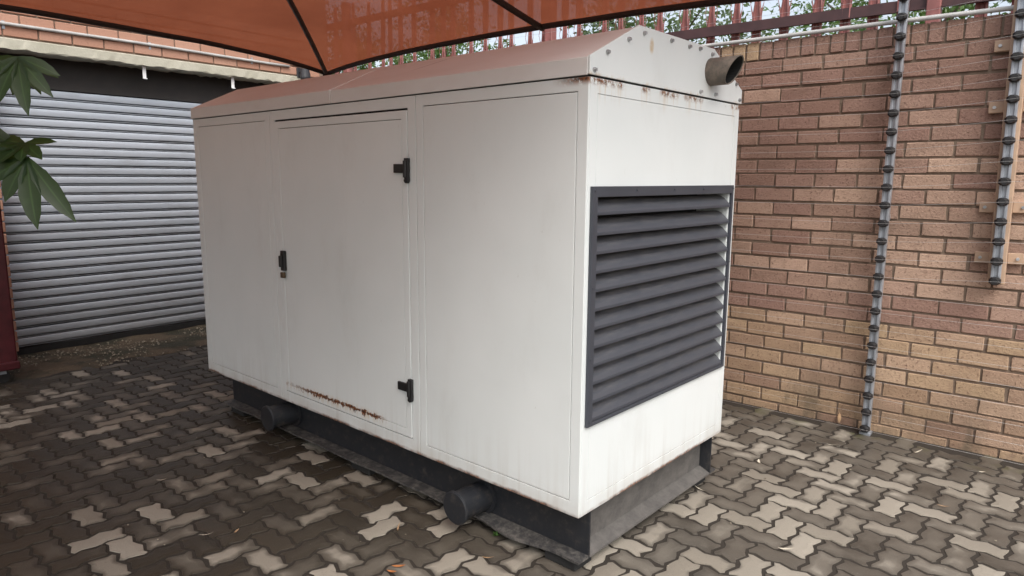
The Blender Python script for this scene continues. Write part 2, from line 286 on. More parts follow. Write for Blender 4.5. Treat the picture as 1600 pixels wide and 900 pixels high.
# ------------------------------------------------------------------ mesh helpers
def link(name, me, mat, parent=None, smooth=False):
    if mat is not None and not me.materials: me.materials.append(M[mat] if isinstance(mat, str) else mat)
    o = bpy.data.objects.new(name, me); C.objects.link(o)
    if parent is not None: o.parent = parent
    if smooth: me.polygons.foreach_set('use_smooth', [True]*len(me.polygons))
    return o
def tag(o, label, cat, group=None):
    o['label'] = label; o['category'] = cat
    if group: o['group'] = group
    return o
def structure(o): o['kind'] = 'structure'; return o
def stuff(o): o['kind'] = 'stuff'; return o
def empty(name, loc=(0, 0, 0), rz=0.0):
    o = bpy.data.objects.new(name, None); C.objects.link(o); o.location = loc; o.rotation_euler = (0, 0, rz); o.empty_display_size = 0.2
    return o
class MB:
    def __init__(s): s.v = []; s.f = []
    def box(s, x0, x1, y0, y1, z0, z1):
        b = len(s.v)
        s.v += [(x, y, z) for z in (z0, z1) for y in (y0, y1) for x in (x0, x1)]
        s.f += [tuple(b+i for i in q) for q in ((0, 2, 3, 1), (4, 5, 7, 6), (0, 1, 5, 4), (2, 6, 7, 3), (0, 4, 6, 2), (1, 3, 7, 5))]
        return s
    def poly(s, pts):
        b = len(s.v); s.v += [tuple(p) for p in pts]; s.f.append(tuple(range(b, b+len(pts)))); return s
    def prism(s, prof, axis, a0, a1):
        """closed profile swept along an axis: prof = list of 2-tuples"""
        def mk(p, a): return (a, p[0], p[1]) if axis == 'x' else ((p[0], a, p[1]) if axis == 'y' else (p[0], p[1], a))
        n = len(prof); b = len(s.v)
        s.v += [mk(p, a0) for p in prof] + [mk(p, a1) for p in prof]
        for i in range(n): j = (i+1) % n; s.f.append((b+i, b+j, b+n+j, b+n+i))
        s.f.append(tuple(b+i for i in reversed(range(n)))); s.f.append(tuple(b+n+i for i in range(n)))
        return s
    def ribbon(s, prof, axis, a0, a1):
        def mk(p, a): return (a, p[0], p[1]) if axis == 'x' else ((p[0], a, p[1]) if axis == 'y' else (p[0], p[1], a))
        n = len(prof); b = len(s.v)
        s.v += [mk(p, a0) for p in prof] + [mk(p, a1) for p in prof]
        for i in range(n-1): s.f.append((b+i, b+i+1, b+n+i+1, b+n+i))
        return s
    def tube(s, pts, rad, seg=8, caps=True):
        pts = [Vector(p) for p in pts]; b = len(s.v); n = len(pts)
        rads = rad if isinstance(rad, (list, tuple)) else [rad]*n
        ref = None
        for i, p in enumerate(pts):
            d = (pts[min(i+1, n-1)] - pts[max(i-1, 0)]).normalized()
            if ref is None: ref = Vector((0, 0, 1)) if abs(d.z) < 0.9 else Vector((1, 0, 0))
            a = d.cross(ref).normalized(); c = d.cross(a).normalized(); ref = -c if False else ref
            for k in range(seg):
                th = 2*math.pi*k/seg
                s.v.append(tuple(p + (a*math.cos(th) + c*math.sin(th))*rads[i]))
        for i in range(n-1):
            for k in range(seg):
                k2 = (k+1) % seg
                s.f.append((b+i*seg+k, b+i*seg+k2, b+(i+1)*seg+k2, b+(i+1)*seg+k))
        if caps:
            s.f.append(tuple(b+k for k in reversed(range(seg)))); s.f.append(tuple(b+(n-1)*seg+k for k in range(seg)))
        return s
    def mesh(s, name, bevel=0.0, seg=1, fix=True, angle=30):
        me = bpy.data.meshes.new(name); me.from_pydata(s.v, [], s.f)
        if bevel or fix:
            bm = bmesh.new(); bm.from_mesh(me)
            if fix: bmesh.ops.recalc_face_normals(bm, faces=bm.faces)
            if bevel:
                ed = [e for e in bm.edges if len(e.link_faces) == 2 and e.calc_face_angle(0) > R(angle)]
                bmesh.ops.bevel(bm, geom=ed, offset=bevel, segments=seg, profile=0.6, affect='EDGES', clamp_overlap=True)
            bm.to_mesh(me); bm.free()
        me.update(); return me
    def build(s, name, mat, parent=None, bevel=0.0, seg=1, smooth=False, fix=True, angle=30):
        return link(name, s.mesh(name, bevel, seg, fix, angle), mat, parent, smooth)

# ------------------------------------------------------------------ ground
g = MB().poly([(-400, -400, -0.06), (400, -400, -0.06), (400, 400, -0.06), (-400, 400, -0.06)]).build('ground', 'far_ground'); structure(g)
SOIL_X = -4.28
paving = MB().box(SOIL_X-0.05, 4.2, -7.6, 0.02, -0.05, -0.0045).build('paving', 'joint_sand'); structure(paving)
A = 0.100; DZ = 0.0092
def outline(cells_w, cells_h):
    path = [(i, 0) for i in range(cells_w)] + [(cells_w, j) for j in range(cells_h)] + [(cells_w-i, cells_h) for i in range(cells_w)] + [(0, cells_h-j) for j in range(cells_h)]
    pts = []
    for k, (x, y) in enumerate(path):
        x2, y2 = path[(k+1) % len(path)]; ex, ey = x2-x, y2-y; nx, ny = -ey, ex
        pts.append((x*A, y*A))
        pts.append((x*A+0.25*A*ex+DZ*nx, y*A+0.25*A*ey+DZ*ny)); pts.append((x*A+0.75*A*ex-DZ*nx, y*A+0.75*A*ey-DZ*ny))
    return pts
def inset(pts, d):
    n = len(pts); out = []
    for i in range(n):
        p0, p1, p2 = Vector(pts[i-1]), Vector(pts[i]), Vector(pts[(i+1) % n])
        n1 = Vector((-(p1-p0).y, (p1-p0).x)).normalized(); n2 = Vector((-(p2-p1).y, (p2-p1).x)).normalized()
        b = (n1+n2); b /= max(0.45, b.length_squared/2)
        out.append(tuple(p1 + b*d))
    return out
def paver_geo(w, h):
    o = outline(w, h); r0 = inset(o, 0.0046); r1 = inset(o, 0.0072)
    cx, cy = w*A/2, h*A/2; n = len(o); r2_ = [(cx+(x-cx)*(1-0.056/(w*A)), cy+(y-cy)*(1-0.056/(h*A))) for x, y in r1]
    vs = [(x-cx, y-cy, -0.016) for x, y in r0] + [(x-cx, y-cy, -0.0012) for x, y in r1] + [(x-cx, y-cy, 0.0) for x, y in r2_]
    fs = []
    for i in range(n):
        j = (i+1) % n
        fs.append((i, j, n+j, n+i)); fs.append((n+i, n+j, 2*n+j, 2*n+i))
    fs.append(tuple(2*n+i for i in range(n)))
    return vs, fs, [0.0]*n + [0.35]*n + [1.0]*n
geoH, geoV = paver_geo(2, 1), paver_geo(1, 2)
def paver_mesh(name, geo):
    me = bpy.data.meshes.new(name); me.from_pydata(geo[0], [], geo[1]); me.update()
    a = me.attributes.new('core', 'FLOAT', 'POINT'); a.data.foreach_set('value', geo[2]); me.materials.append(M['paver']); return me
def chip(geo, sd):
    rj = random.Random(sd); n_ = len(geo[0])//3; vs_ = list(geo[0])
    for i in range(n_):
        dx, dy = rj.gauss(0, .0013), rj.gauss(0, .0013)
        if rj.random() < 0.10:
            l_ = math.hypot(*vs_[i][:2]); dx -= vs_[i][0]/l_*0.005; dy -= vs_[i][1]/l_*0.005
        for k_ in (0, n_): x_, y_, z_ = vs_[i+k_]; vs_[i+k_] = (x_+dx, y_+dy, z_-(abs(rj.gauss(0, .0008)) if k_ else 0))
    return (vs_, geo[1], geo[2])
gH = [chip(geoH, q) for q in range(6)]; gV = [chip(geoV, q+10) for q in range(6)]
mH = [paver_mesh('paver', q) for q in gH]; mV = [paver_mesh('paver', q) for q in gV]
prnd = random.Random(21); plist = []
i0, i1 = int(SOIL_X/A)-1, int(3.6/A); j0, j1 = int(-6.2/A), 0
ph_ = R(-2.0903)
GX, GY = 0.2014, -2.4046
def in_gen(x, y):
    dx, dy = x-GX, y-GY; lx = dx*math.cos(ph_)+dy*math.sin(ph_); ly = -dx*math.sin(ph_)+dy*math.cos(ph_)
    return -GL+0.25 < lx < -0.12 and 0.2 < ly < GW-0.15
for i in range(i0, i1):
    for j in range(j0, j1):
        k = (i+j) % 4
        if k == 0: x, y, gm = (i+1)*A, (j+0.5)*A, 0
        elif k == 2: x, y, gm = (i+0.5)*A, (j+1)*A, 1
        else: continue
        if y > -0.10 or x < SOIL_X+0.1*prnd.random(): continue
        q = project((x, y, 0)); vis = -1e9
        if q and -40 < q[0] < 1640 and q[1] < 940 and not in_gen(x, y): vis = -q[2]
        plist.append((vis, x, y, gm, prnd.random(), prnd.gauss(0, 0.0009), prnd.gauss(0, 0.009), prnd.gauss(0, 0.009)))
plist.sort(key=lambda a: -a[0])
sv, sf, score, srnd = [], [], [], []
for n_, (vis, x, y, gm, rr, dz, tx, ty) in enumerate(plist):
    if n_ < 300:
        o = bpy.data.objects.new('paver', (mV if gm else mH)[int(rr*991) % 6]); C.objects.link(o); o.parent = paving
        o.location = (x, y, dz); o.rotation_euler = (tx, ty, 0); o['p_rnd'] = rr
    else:
        vv, ff, cc = (gV if gm else gH)[int(rr*991) % 6]; b = len(sv)
        sv += [(x+a, y+b_, dz+c_+ty*a*-1+tx*b_) for a, b_, c_ in vv]; sf += [tuple(b+q for q in f) for f in ff]; score += cc; srnd += [rr]*len(vv)
me = bpy.data.meshes.new('paver_field'); me.from_pydata(sv, [], sf); me.update()
me.attributes.new('core', 'FLOAT', 'POINT').data.foreach_set('value', score); me.attributes.new('p_rnd', 'FLOAT', 'POINT').data.foreach_set('value', srnd)
stuff(link('paver_field', me, 'paver', paving))
# bare soil strip before the roller door, with gravel
nx, ny = 40, 90; v = []; f = []
rs = random.Random(5)
from mathutils import noise as mnoise
for a in range(nx+1):
    for b in range(ny+1):
        x = -5.3 + (SOIL_X+0.10+5.3)*a/nx; y = -5.5 + 5.6*b/ny
        h = 0.006 + 0.016*mnoise.noise((x*3, y*3, 0)) + 0.006*mnoise.noise((x*14, y*14, 3))
        if a > nx-6: h -= 0.018*(a-nx+6)/6*0.9
        v.append((x, y, h))
for a in range(nx):
    for b in range(ny): q = a*(ny+1)+b; f.append((q, q+ny+1, q+ny+2, q+1))
me = bpy.data.meshes.new('soil_strip'); me.from_pydata(v, [], f); soil = structure(link('soil_strip', me, 'soil', smooth=True))
v = []; f = []; pr = []
def pebble(x, y, z, r, rn):
    b = len(v); an = rn.random()*6; rv = rn.random()
    for (a, b_, c_) in ((1, 0, 0), (-1, 0, 0), (0, 1, 0), (0, -1, 0), (0, 0, 1), (0, 0, -1)):
        s_ = r*rn.uniform(.7, 1.3); xx, yy = a*math.cos(an)-b_*math.sin(an), a*math.sin(an)+b_*math.cos(an)
        v.append((x+xx*s_, y+yy*s_*.8, z+c_*s_*.6))
    pr.extend([rv]*6)
    for q in ((0, 2, 4), (2, 1, 4), (1, 3, 4), (3, 0, 4), (2, 0, 5), (1, 2, 5), (3, 1, 5), (0, 3, 5)): f.append(tuple(b+t_ for t_ in q))
for k in range(2200):
    x = rs.uniform(-4.95, SOIL_X+0.12); y = rs.uniform(-2.9, 0.0)
    if mnoise.noise((x*2.2+4, y*2.2, 1)) < -0.05+rs.uniform(-.2, .25): continue
    pebble(x, y, 0.012, rs.choice((0.004, 0.006, 0.008, 0.012)), rs)
for k in range(260):
    x = rs.uniform(-3.5, 1.8); y = rs.uniform(-3.8, -0.12); pebble(x, y, 0.002, rs.choice((0.0025, 0.003, 0.005)), rs)
me = bpy.data.meshes.new('gravel'); me.from_pydata(v, [], f); me.attributes.new('p_rnd', 'FLOAT', 'POINT').data.foreach_set('value', pr)
o = stuff(link('gravel', me, 'pebble')); o['label'] = 'loose gravel and grit on the bare soil before the roller door'; o['category'] = 'gravel'

# ------------------------------------------------------------------ brick helper
def brick_mesh(name, l, h, dpt, mat, bev=0.004):
    return (lambda me: (me.materials.append(M[mat]), me)[1])(MB().box(-l/2, l/2, -dpt/2, dpt/2, -h/2, h/2).mesh(name, bev, 1))
class BrickStuff:
    def __init__(s): s.v = []; s.f = []; s.t = []; s.r = []
    def add(s, me, x, y, z, tone, rr, rot=0):
        b = len(s.v)
        for vv in me.vertices:
            p = vv.co
            if rot: s.v.append((x-p.y, y+p.x, z+p.z))
            else: s.v.append((x+p.x, y+p.y, z+p.z))
        s.f += [tuple(b+i for i in q.vertices) for q in me.polygons]; s.t += [tone]*len(me.vertices); s.r += [rr]*len(me.vertices)
    def build(s, name, mat, parent):
        me = bpy.data.meshes.new(name); me.from_pydata(s.v, [], s.f)
        me.attributes.new('b_tone', 'FLOAT', 'POINT').data.foreach_set('value', s.t); me.attributes.new('b_rnd', 'FLOAT', 'POINT').data.foreach_set('value', s.r)
        return stuff(link(name, me, mat, parent))

# ------------------------------------------------------------------ boundary wall (front face Y = 0)
WTOP = 2.2775; PIT = 0.232; CRS = 0.085
wall = MB().box(-4.83, 4.2, 0.012, 0.215, -0.05, WTOP-0.004).build('boundary_wall', 'mortar')
tag(wall, 'tan and red face brick boundary wall behind the generator', 'wall')
def chipped(me, sd):
    rj = random.Random(sd)
    for vv in me.vertices:
        k_ = 0.0016 if rj.random() < 0.8 else 0.005
        c_ = vv.co; c_.x -= math.copysign(abs(rj.gauss(0, k_)), c_.x); c_.z -= math.copysign(abs(rj.gauss(0, k_)), c_.z); c_.y += abs(rj.gauss(0, k_*0.8)) if c_.y < 0 else 0
    return me
bSv = [chipped(brick_mesh('brick', 0.223, 0.075, 0.10, 'brick', 0.003), q) for q in range(7)]; bRv = [chipped(brick_mesh('brick', 0.072, 0.106, 0.22, 'brick', 0.003), q) for q in range(20, 24)]
br = random.Random(11); bs = BrickStuff(); cand = []
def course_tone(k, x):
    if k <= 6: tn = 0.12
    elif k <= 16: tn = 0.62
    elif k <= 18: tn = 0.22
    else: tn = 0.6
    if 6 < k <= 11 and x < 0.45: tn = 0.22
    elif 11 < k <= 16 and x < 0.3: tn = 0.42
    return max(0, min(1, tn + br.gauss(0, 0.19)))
for k in range(1, 27):
    z = WTOP - 0.11 - (k-0.5)*CRS; off = 0.0 if k % 2 else 0.5
    if k > 12: off -= 0.17*(k-12)/14*0 + 0.0
    i = int((-4.8)/PIT)
    while True:
        xj = (i+off)*PIT; xc = xj + PIT/2 + br.gauss(0, 0.0018); i += 1
        if xc > 4.05: break
        if xc < -4.7: continue
        wm = 0.0 if k < 19 else br.uniform(0.25, 0.75)
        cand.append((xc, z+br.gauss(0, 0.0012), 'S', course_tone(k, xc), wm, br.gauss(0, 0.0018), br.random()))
i = 0; x = -4.75
while x < 4.1:
    tan = -0.36 < x < -0.14
    cand.append((x, WTOP-0.0525, 'R', (0.95 if tan else max(0, br.gauss(0.12, 0.08))), 0.75 if tan else 0.0, br.gauss(0, 0.002), br.random())); x += 0.0815
def wall_rank(cn):
    q = project((cn[0], 0, cn[1]))
    if not q or not (-20 < q[0] < 1640 and -20 < q[1] < 760): return 1e9
    if q[0] < 1085: return 1e9
    return q[2]
cand.sort(key=wall_rank)
for n_, (x, z, kind, tn, wm, dy, rr) in enumerate(cand):
    me = (bSv if kind == 'S' else bRv)[int(rr*997) % (7 if kind == 'S' else 4)]; yc = 0.05 if kind == 'S' else 0.109
    if n_ < 300 and wall_rank((x, z)) < 1e8:
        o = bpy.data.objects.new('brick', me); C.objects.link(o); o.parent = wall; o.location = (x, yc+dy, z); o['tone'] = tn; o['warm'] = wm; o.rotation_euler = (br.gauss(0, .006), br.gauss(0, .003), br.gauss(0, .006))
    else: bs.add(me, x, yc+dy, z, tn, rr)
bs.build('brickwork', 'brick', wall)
# conduit on top of the wall
pts = [(x, -0.012, WTOP+0.016+0.004*math.sin(x*2.1)) for x in [-4.7+0.4*i for i in range(23)]]
tag(MB().tube(pts, 0.0125, 8).build('conduit_pipe', 'conduit', smooth=True), 'pale grey conduit pipe lying along the top of the brick wall', 'pipe')

# ------------------------------------------------------------------ palisade fence behind the wall
FY = 0.30
fence = empty('palisade_fence', (0, FY, 0)); tag(fence, 'red brown steel palisade fence rising behind the brick wall', 'fence')
prof = [(-0.036, 0.0), (-0.022, -0.004), (-0.012, 0.014), (0.012, 0.014), (0.022, -0.004), (0.036, 0.0), (0.036, 0.003), (0.022, -0.001), (0.013, 0.017), (-0.013, 0.017), (-0.022, -0.001), (-0.036, 0.003)]
def pale_mesh():
    mb = MB(); zs = [(1.9, 1), (2.50, 1.05), (2.57, .72), (2.64, .62), (2.72, 1.1), (2.80, 1.1), (3.05, 1.0), (3.18, .62)]
    n = len(prof)
    for z, w in zs: mb.v += [(a*w*0.82, b, z) for a, b in prof]
    for r_ in range(len(zs)-1):
        for q in range(n): q2 = (q+1) % n; mb.f.append((r_*n+q, r_*n+q2, (r_+1)*n+q2, (r_+1)*n+q))
    mb.f.append(tuple(range(n))[::-1]); mb.f.append(tuple((len(zs)-1)*n+q for q in range(n)))
    for s_ in (-1, 1):   # barbs cut from the pale and bent out
        for (z0, z1) in ((2.69, 2.56), (2.50, 2.60)):
            b = len(mb.v)
            mb.v += [(s_*0.020, -0.004, z0), (s_*0.030, -0.004, z0), (s_*0.046, -0.010, z1), (s_*0.020, 0.0, z0-.014), (s_*0.030, 0.0, z0-.014)]
            mb.f += [(b, b+1, b+2), (b+3, b+2, b+4), (b, b+2, b+3), (b+1, b+4, b+2)]
    me = mb.mesh('pale'); me.materials.append(M['oxide_red']); return me
pm = pale_mesh(); pr_ = random.Random(4)
x = 0.07 - 0.1725*42
while x < 3.6:
    if abs(x-0.72) > 0.09:
        o = bpy.data.objects.new('pale', pm); C.objects.link(o); o.parent = fence; o.location = (x+pr_.gauss(0, 0.003), 0.02, pr_.gauss(0, 0.006)); o.rotation_euler = (pr_.gauss(0, .006), pr_.gauss(0, .006), pr_.gauss(0, 0.05))
    x += 0.1725
for z in (2.440, 3.0):
    MB().prism([(-0.022, z-0.034), (0.008, z-0.034), (0.008, z+0.034), (0.003, z+0.034), (0.003, z-0.029), (-0.022, z-0.029)], 'x', -7.3, 3.7).build('rail', 'oxide_dark', fence)
for x in (-4.55, -1.95, 0.72, 3.35):
    MB().box(x-0.035, x+0.035, -0.03, 0.04, 1.9, 3.2).build('post', 'oxide_red', fence, 0.004)

# ------------------------------------------------------------------ electric fence on the wall
ef = empty('electric_fence', (0, 0, 0)); tag(ef, 'electric fence of aluminium poles, black insulators and thin wires on the brick wall', 'electric fence')
def ins_mesh():
    mb = MB()
    for y0, y1, r_ in ((-0.018, -0.010, 0.019), (-0.008, 0.008, 0.021), (0.010, 0.018, 0.019), (-0.012, 0.012, 0.014)):
        mb.tube([(0, y0, 0), (0, y1, 0)], r_, 10)
    mb.tube([(0, -0.030, 0), (0, -0.004, 0)], [0.016, 0.022], 10); mb.tube([(0, -0.002, -0.019), (0, -0.002, -0.009), (0, -0.002, 0.009), (0, -0.002, 0.019)], [0.015, 0.027, 0.027, 0.015], 12)
    me = mb.mesh('insulator'); me.materials.append(M['black_plastic']); return me
im = ins_mesh()
def pole_prof(x, y, w=0.021):
    # extruded channel with a groove in front
    return [(x-w, y-0.012), (x-0.009, y-0.012), (x-0.009, y-0.002), (x+0.009, y-0.002), (x+0.009, y-0.012), (x+w, y-0.012), (x+w, y+0.026), (x-w, y+0.026)]
PAX, PAY = 0.645, -0.085
def add_pole(x, y, z0, z1, zs, lean=0.0):
    pl = MB().prism(pole_prof(0, 0), 'z', z0, z1).build('pole', 'galv', ef, 0.0015); pl.location = (x, y, 0); pl.rotation_euler = (0, lean, 0)
    for z in zs:
        o = bpy.data.objects.new('insulator', im); C.objects.link(o); o.parent = pl; o.location = (0, -0.020, z)
    return pl
zA = [0.035+0.0985*i for i in range(26)]
plA = add_pole(PAX, PAY, 0.0, 2.72, zA, R(-0.1))
MB().box(-0.03, 0.03, -0.02, 0.04, -0.02, 0.012).build('foot', 'galv', plA, 0.003)
for z in (0.45, 1.25, 2.05): MB().box(-0.012, 0.012, 0.024, 0.087, z-0.015, z+0.015).build('stand_off', 'galv', plA)
PBX, PBY = 1.192, -0.10
zB = [0.952+0.0995*i for i in range(15)]
plB = add_pole(PBX, PBY, 0.945, 2.62, zB, R(-0.9))
MB().box(-0.037, 0.037, 0.027, 0.075, 0.93, 2.62).build('square_tube', 'tan_steel', plB, 0.003)
for z in (1.06, 1.32, 1.82, 2.12):
    for s_ in (-1, 1):
        MB().box(min(s_*0.036, s_*0.105), max(s_*0.036, s_*0.105), 0.074, 0.100, z-0.028, z+0.028).build('wall_tab', 'tan_steel', plB, 0.003)
        MB().tube([(s_*0.08, 0.066, z), (s_*0.08, 0.075, z)], 0.008, 8).build('bolt', 'steel_bolt', plB)
wr = random.Random(2)
for i, z in enumerate(zA):
    yl = PAY-0.052
    if z > 0.9:
        xb = PBX; zb_ = min(zB, key=lambda q: abs(q-z)); pts = [(-4.6, yl, z+wr.gauss(0, .006)), (-2.0, yl, z-0.006), (PAX, yl, z), ((PAX+xb)/2, yl-.005, (z+zb_)/2-0.002), (xb, PBY-0.052, zb_), (3.9, PBY-.05, zb_)]
    else: pts = [(-4.6, yl, z+wr.gauss(0, .006)), (-2.0, yl, z-0.006), (PAX, yl, z), (2.2, yl, z-0.006), (3.9, yl, z)]
    MB().tube(pts, 0.0007, 4, False).build('wire', 'fence_wire', ef, fix=False)

# ------------------------------------------------------------------ building with the roller door (face X = -4.85)
BX = -4.85; SX = -5.04; OY0, OY1 = -2.72, -0.30; LZ0, LZ1 = 2.374, 2.457
bld = empty('garage_building', (BX, 0, 0)); tag(bld, 'salmon face brick garage with a grey roller door beneath a concrete lintel', 'building')
def bp(mb, name, mat, **k):
    o = mb.build(name, mat, None, **k); o.parent = bld; o.matrix_parent_inverse = Matrix.Translation((-BX, 0, 0)); return o
bp(MB().box(BX-0.22, BX-0.012, -7.0, 0.28, LZ1, 4.0), 'upper_wall', 'mortar')
bp(MB().box(BX-0.22, BX-0.012, -7.0, OY0-0.012, -0.05, LZ1-0.002), 'pier_wall', 'mortar')
bp(MB().box(BX-0.22, BX-0.012, OY1+0.012, 0.28, -0.05, LZ1-0.002), 'pier_wall', 'mortar')
# rough-cast lintel
lm = MB().box(BX-0.21, BX+0.012, -3.05, 0.10, LZ0, LZ1-0.003); lo = lm.mesh('lintel', 0.006)
bm = bmesh.new(); bm.from_mesh(lo); bmesh.ops.subdivide_edges(bm, edges=[e for e in bm.edges if e.calc_length() > 1], cuts=70)
rl = random.Random(9)
for vv in bm.verts:
    if vv.co.z < LZ0+0.02: vv.co.z += rl.gauss(0, 0.004); vv.co.x += rl.gauss(0, 0.002)
bm.to_mesh(lo); bm.free(); o = link('lintel', lo, 'concrete_lintel'); o.parent = bld; o.matrix_parent_inverse = Matrix.Translation((-BX, 0, 0))
fb = brick_mesh('brick', 0.221, 0.073, 0.10, 'facade_brick'); fs_ = BrickStuff(); rb = random.Random(31)
def fbrick(y, z, near):
    if near:
        o = bpy.data.objects.new('brick', fb); C.objects.link(o); o.parent = bld; o.location = (-0.05+rb.gauss(0, .0015), y, z); o.rotation_euler = (0, 0, R(90))
    else: fs_.add(fb, BX-0.05, y, z, 0, rb.random(), 1)
for k in range(17):
    z = LZ1 + 0.006 + (k+0.5)*CRS; off = 0.06 + (0.5 if k % 2 else 0)*PIT
    for i in range(-30, 2):
        y = i*PIT + off
        if y > 0.17: continue
        fbrick(y, z, k < 5 and y > -3.2)
nk = int(LZ1/CRS)
for k in range(nk):
    z = LZ1 - 0.006 - (k+0.5)*CRS
    if z < 0: break
    for i in range(0, 9):
        y = OY0 - 0.1105 - i*PIT - (PIT/2 if k % 2 else 0)
        if k % 2 and i == 0: fs_.add(brick_half, BX-0.05, OY0-0.0525, z, 0, rb.random(), 1) if False else None
        fbrick(y, z, i < 1)
    if k % 2:
        hb = globals().get('HB')
        if hb is None: HB = hb = brick_mesh('brick', 0.105, 0.073, 0.10, 'facade_brick')
        o = bpy.data.objects.new('brick', hb); C.objects.link(o); o.parent = bld; o.location = (-0.05, OY0-0.0525, z); o.rotation_euler = (0, 0, R(90))
    # reveal brick behind the face course
    o = bpy.data.objects.new('brick', fb) if False else None
    y = OY1 + 0.1105 + (PIT/2 if k % 2 else 0); fs_.add(fb, BX-0.05, y, z, 0, rb.random(), 1)
fs_.build('brickwork', 'facade_brick', bld)
bp(MB().box(BX-0.219, BX-0.104, OY0-0.10, OY0, 0, LZ0-0.002), 'door_reveal', 'facade_brick')
# drum space above the curtain, its shade put into a near-black colour, and the curtain of slats
bp(MB().box(BX-0.9, BX-0.84, OY0-0.3, OY1+0.3, 0, 2.6), 'back_wall', 'recess_shade')
bp(MB().box(BX-0.84, BX-0.23, OY0-0.3, OY0-0.25, 0, 2.6), 'cheek_wall', 'recess_shade')
bp(MB().box(BX-0.84, BX-0.23, OY1+0.25, OY1+0.3, 0, 2.6), 'cheek_wall', 'recess_shade')
bp(MB().box(BX-0.9, BX-0.22, OY0-0.3, OY1+0.3, 2.46, 2.5), 'drum_soffit', 'recess_shade')
bp(MB().box(BX-0.24, BX-0.215, OY0-0.02, OY1+0.1, 2.13, 2.46), 'drum_cover', 'recess_shade')
bp(MB().tube([(BX-0.55, OY0-0.1, 2.28), (BX-0.55, OY1+0.1, 2.28)], 0.15, 24), 'curtain_roll', 'recess_shade', smooth=False)
for y in (-1.597, -0.79): bp(MB().box(BX-0.035, BX-0.031, y-0.014, y+0.014, 2.275, LZ0+0.004).box(BX-0.035, BX-0.012, y-0.014, y+0.014, 2.268, 2.274), 'hanger_strip', 'white_strip')
door = empty('roller_door', (SX, 0, 0)); door.parent = bld; door.matrix_parent_inverse = Matrix.Translation((-BX, 0, 0))
NS, SP = 27, 0.0762
sprof = [(-0.070, 0.0), (-0.070, 0.0060), (0.001, 0.0065), (0.001, 0.0110), (-0.070, 0.0115), (-0.070, 0.0190), (0.004, 0.0192), (0.008, 0.0205), (0.0100, 0.025), (0.0110, 0.036), (0.0112, 0.048), (0.0100, 0.060), (0.0075, 0.069), (0.003, 0.0740), (-0.060, 0.0745), (-0.060, SP+0.0005)]
sm = MB().ribbon(sprof, 'y', OY0-0.03, OY1+0.06).mesh('slat', fix=False); sm.materials.append(M['galv_slat'])
for i in range(NS):
    o = bpy.data.objects.new('slat', sm); C.objects.link(o); o.parent = door; o.location = (rb.gauss(0, .0012), 0, 0.062+i*SP); o.rotation_euler = (rb.gauss(0, .0006), 0, rb.gauss(0, .0008))
o = MB().box(-0.012, 0.012, OY0-0.03, OY1+0.06, 0.004, 0.055).build('bottom_seal', 'rubber', door)
# guide channel hidden by the jamb
MB().box(-0.03, 0.03, OY0-0.06, OY0+0.006, 0, 2.2).build('guide_channel', 'recess_shade', door)
# conduit along the facade and the lantern at its end
o = MB().tube([(BX+0.014, y, 2.553+0.003*math.sin(y*3)-0.006*(y+2)) for y in [-5+0.24*i for i in range(21)]], 0.0125, 8).build('wall_conduit', 'conduit', smooth=True)
tag(o, 'thin grey conduit running along the brick above the lintel', 'pipe')
for y in (-2.6, -1.55, -0.6):
    s_ = MB().box(BX-0.002, BX+0.003, y-0.010, y+0.010, 2.515, 2.575).build('saddle', 'galv', o, 0.001)
lan = empty('wall_lantern', (BX, -0.075, 2.47)); tag(lan, 'dark grey cylindrical wall lamp under the shade canopy corner', 'lamp')
MB().tube([(0.10, 0, -0.045), (0.10, 0, -0.03), (0.10, 0, 0.05)], [0.052, 0.054, 0.042], 16).build('lamp_body', 'lantern', lan)
MB().tube([(0.10, 0, -0.062), (0.10, 0, -0.0455)], [0.045, 0.051], 16).build('lamp_rim', 'black_plastic', lan)
MB().tube([(0.0, 0, 0.03), (0.06, 0, 0.03)], 0.014, 8).build('lamp_arm', 'lantern', lan)
MB().box(-0.005, 0.016, -0.035, 0.035, -0.03, 0.07).build('mount_plate', 'lantern', lan, 0.003)

# ------------------------------------------------------------------ red steel cabinet at the left edge
cab = empty('red_cabinet', (-4.20, -2.955, 0)); tag(cab, 'dark red steel cabinet on small wheels at the left edge beside the roller door', 'cabinet')
MB().box(-0.42, 0.0, -0.9, 0.055, 0.14, 1.32).build('body', 'red_enamel', cab, 0.012, 2)
MB().box(-0.41, 0.022, -0.9, 0.062, 0.10, 0.155).build('bottom_lip', 'red_enamel', cab, 0.006)
MB().box(0.001, 0.010, -0.80, -0.06, 0.22, 1.26).build('door_leaf', 'red_enamel', cab, 0.004)
for y in (-0.03, -0.82):
    for x in (-0.06, -0.36):
        w_ = MB().tube([(x-0.016, y, 0.045), (x+0.016, y, 0.045)], 0.043, 16).build('castor', 'rubber', cab)
        MB().box(x-0.022, x+0.022, y-0.02, y+0.02, 0.065, 0.105).build('castor_fork', 'galv', cab)

# ------------------------------------------------------------------ the generator
gen = empty('generator', (GX, GY, 0), ph_); tag(gen, 'large off white generator housing with rust streaks on a black steel base', 'generator')
def side_box(l0, l1, w0, w1, z0, z1, mb=None): return (mb or MB()).box(-l1, -l0, w0, w1, z0, z1)
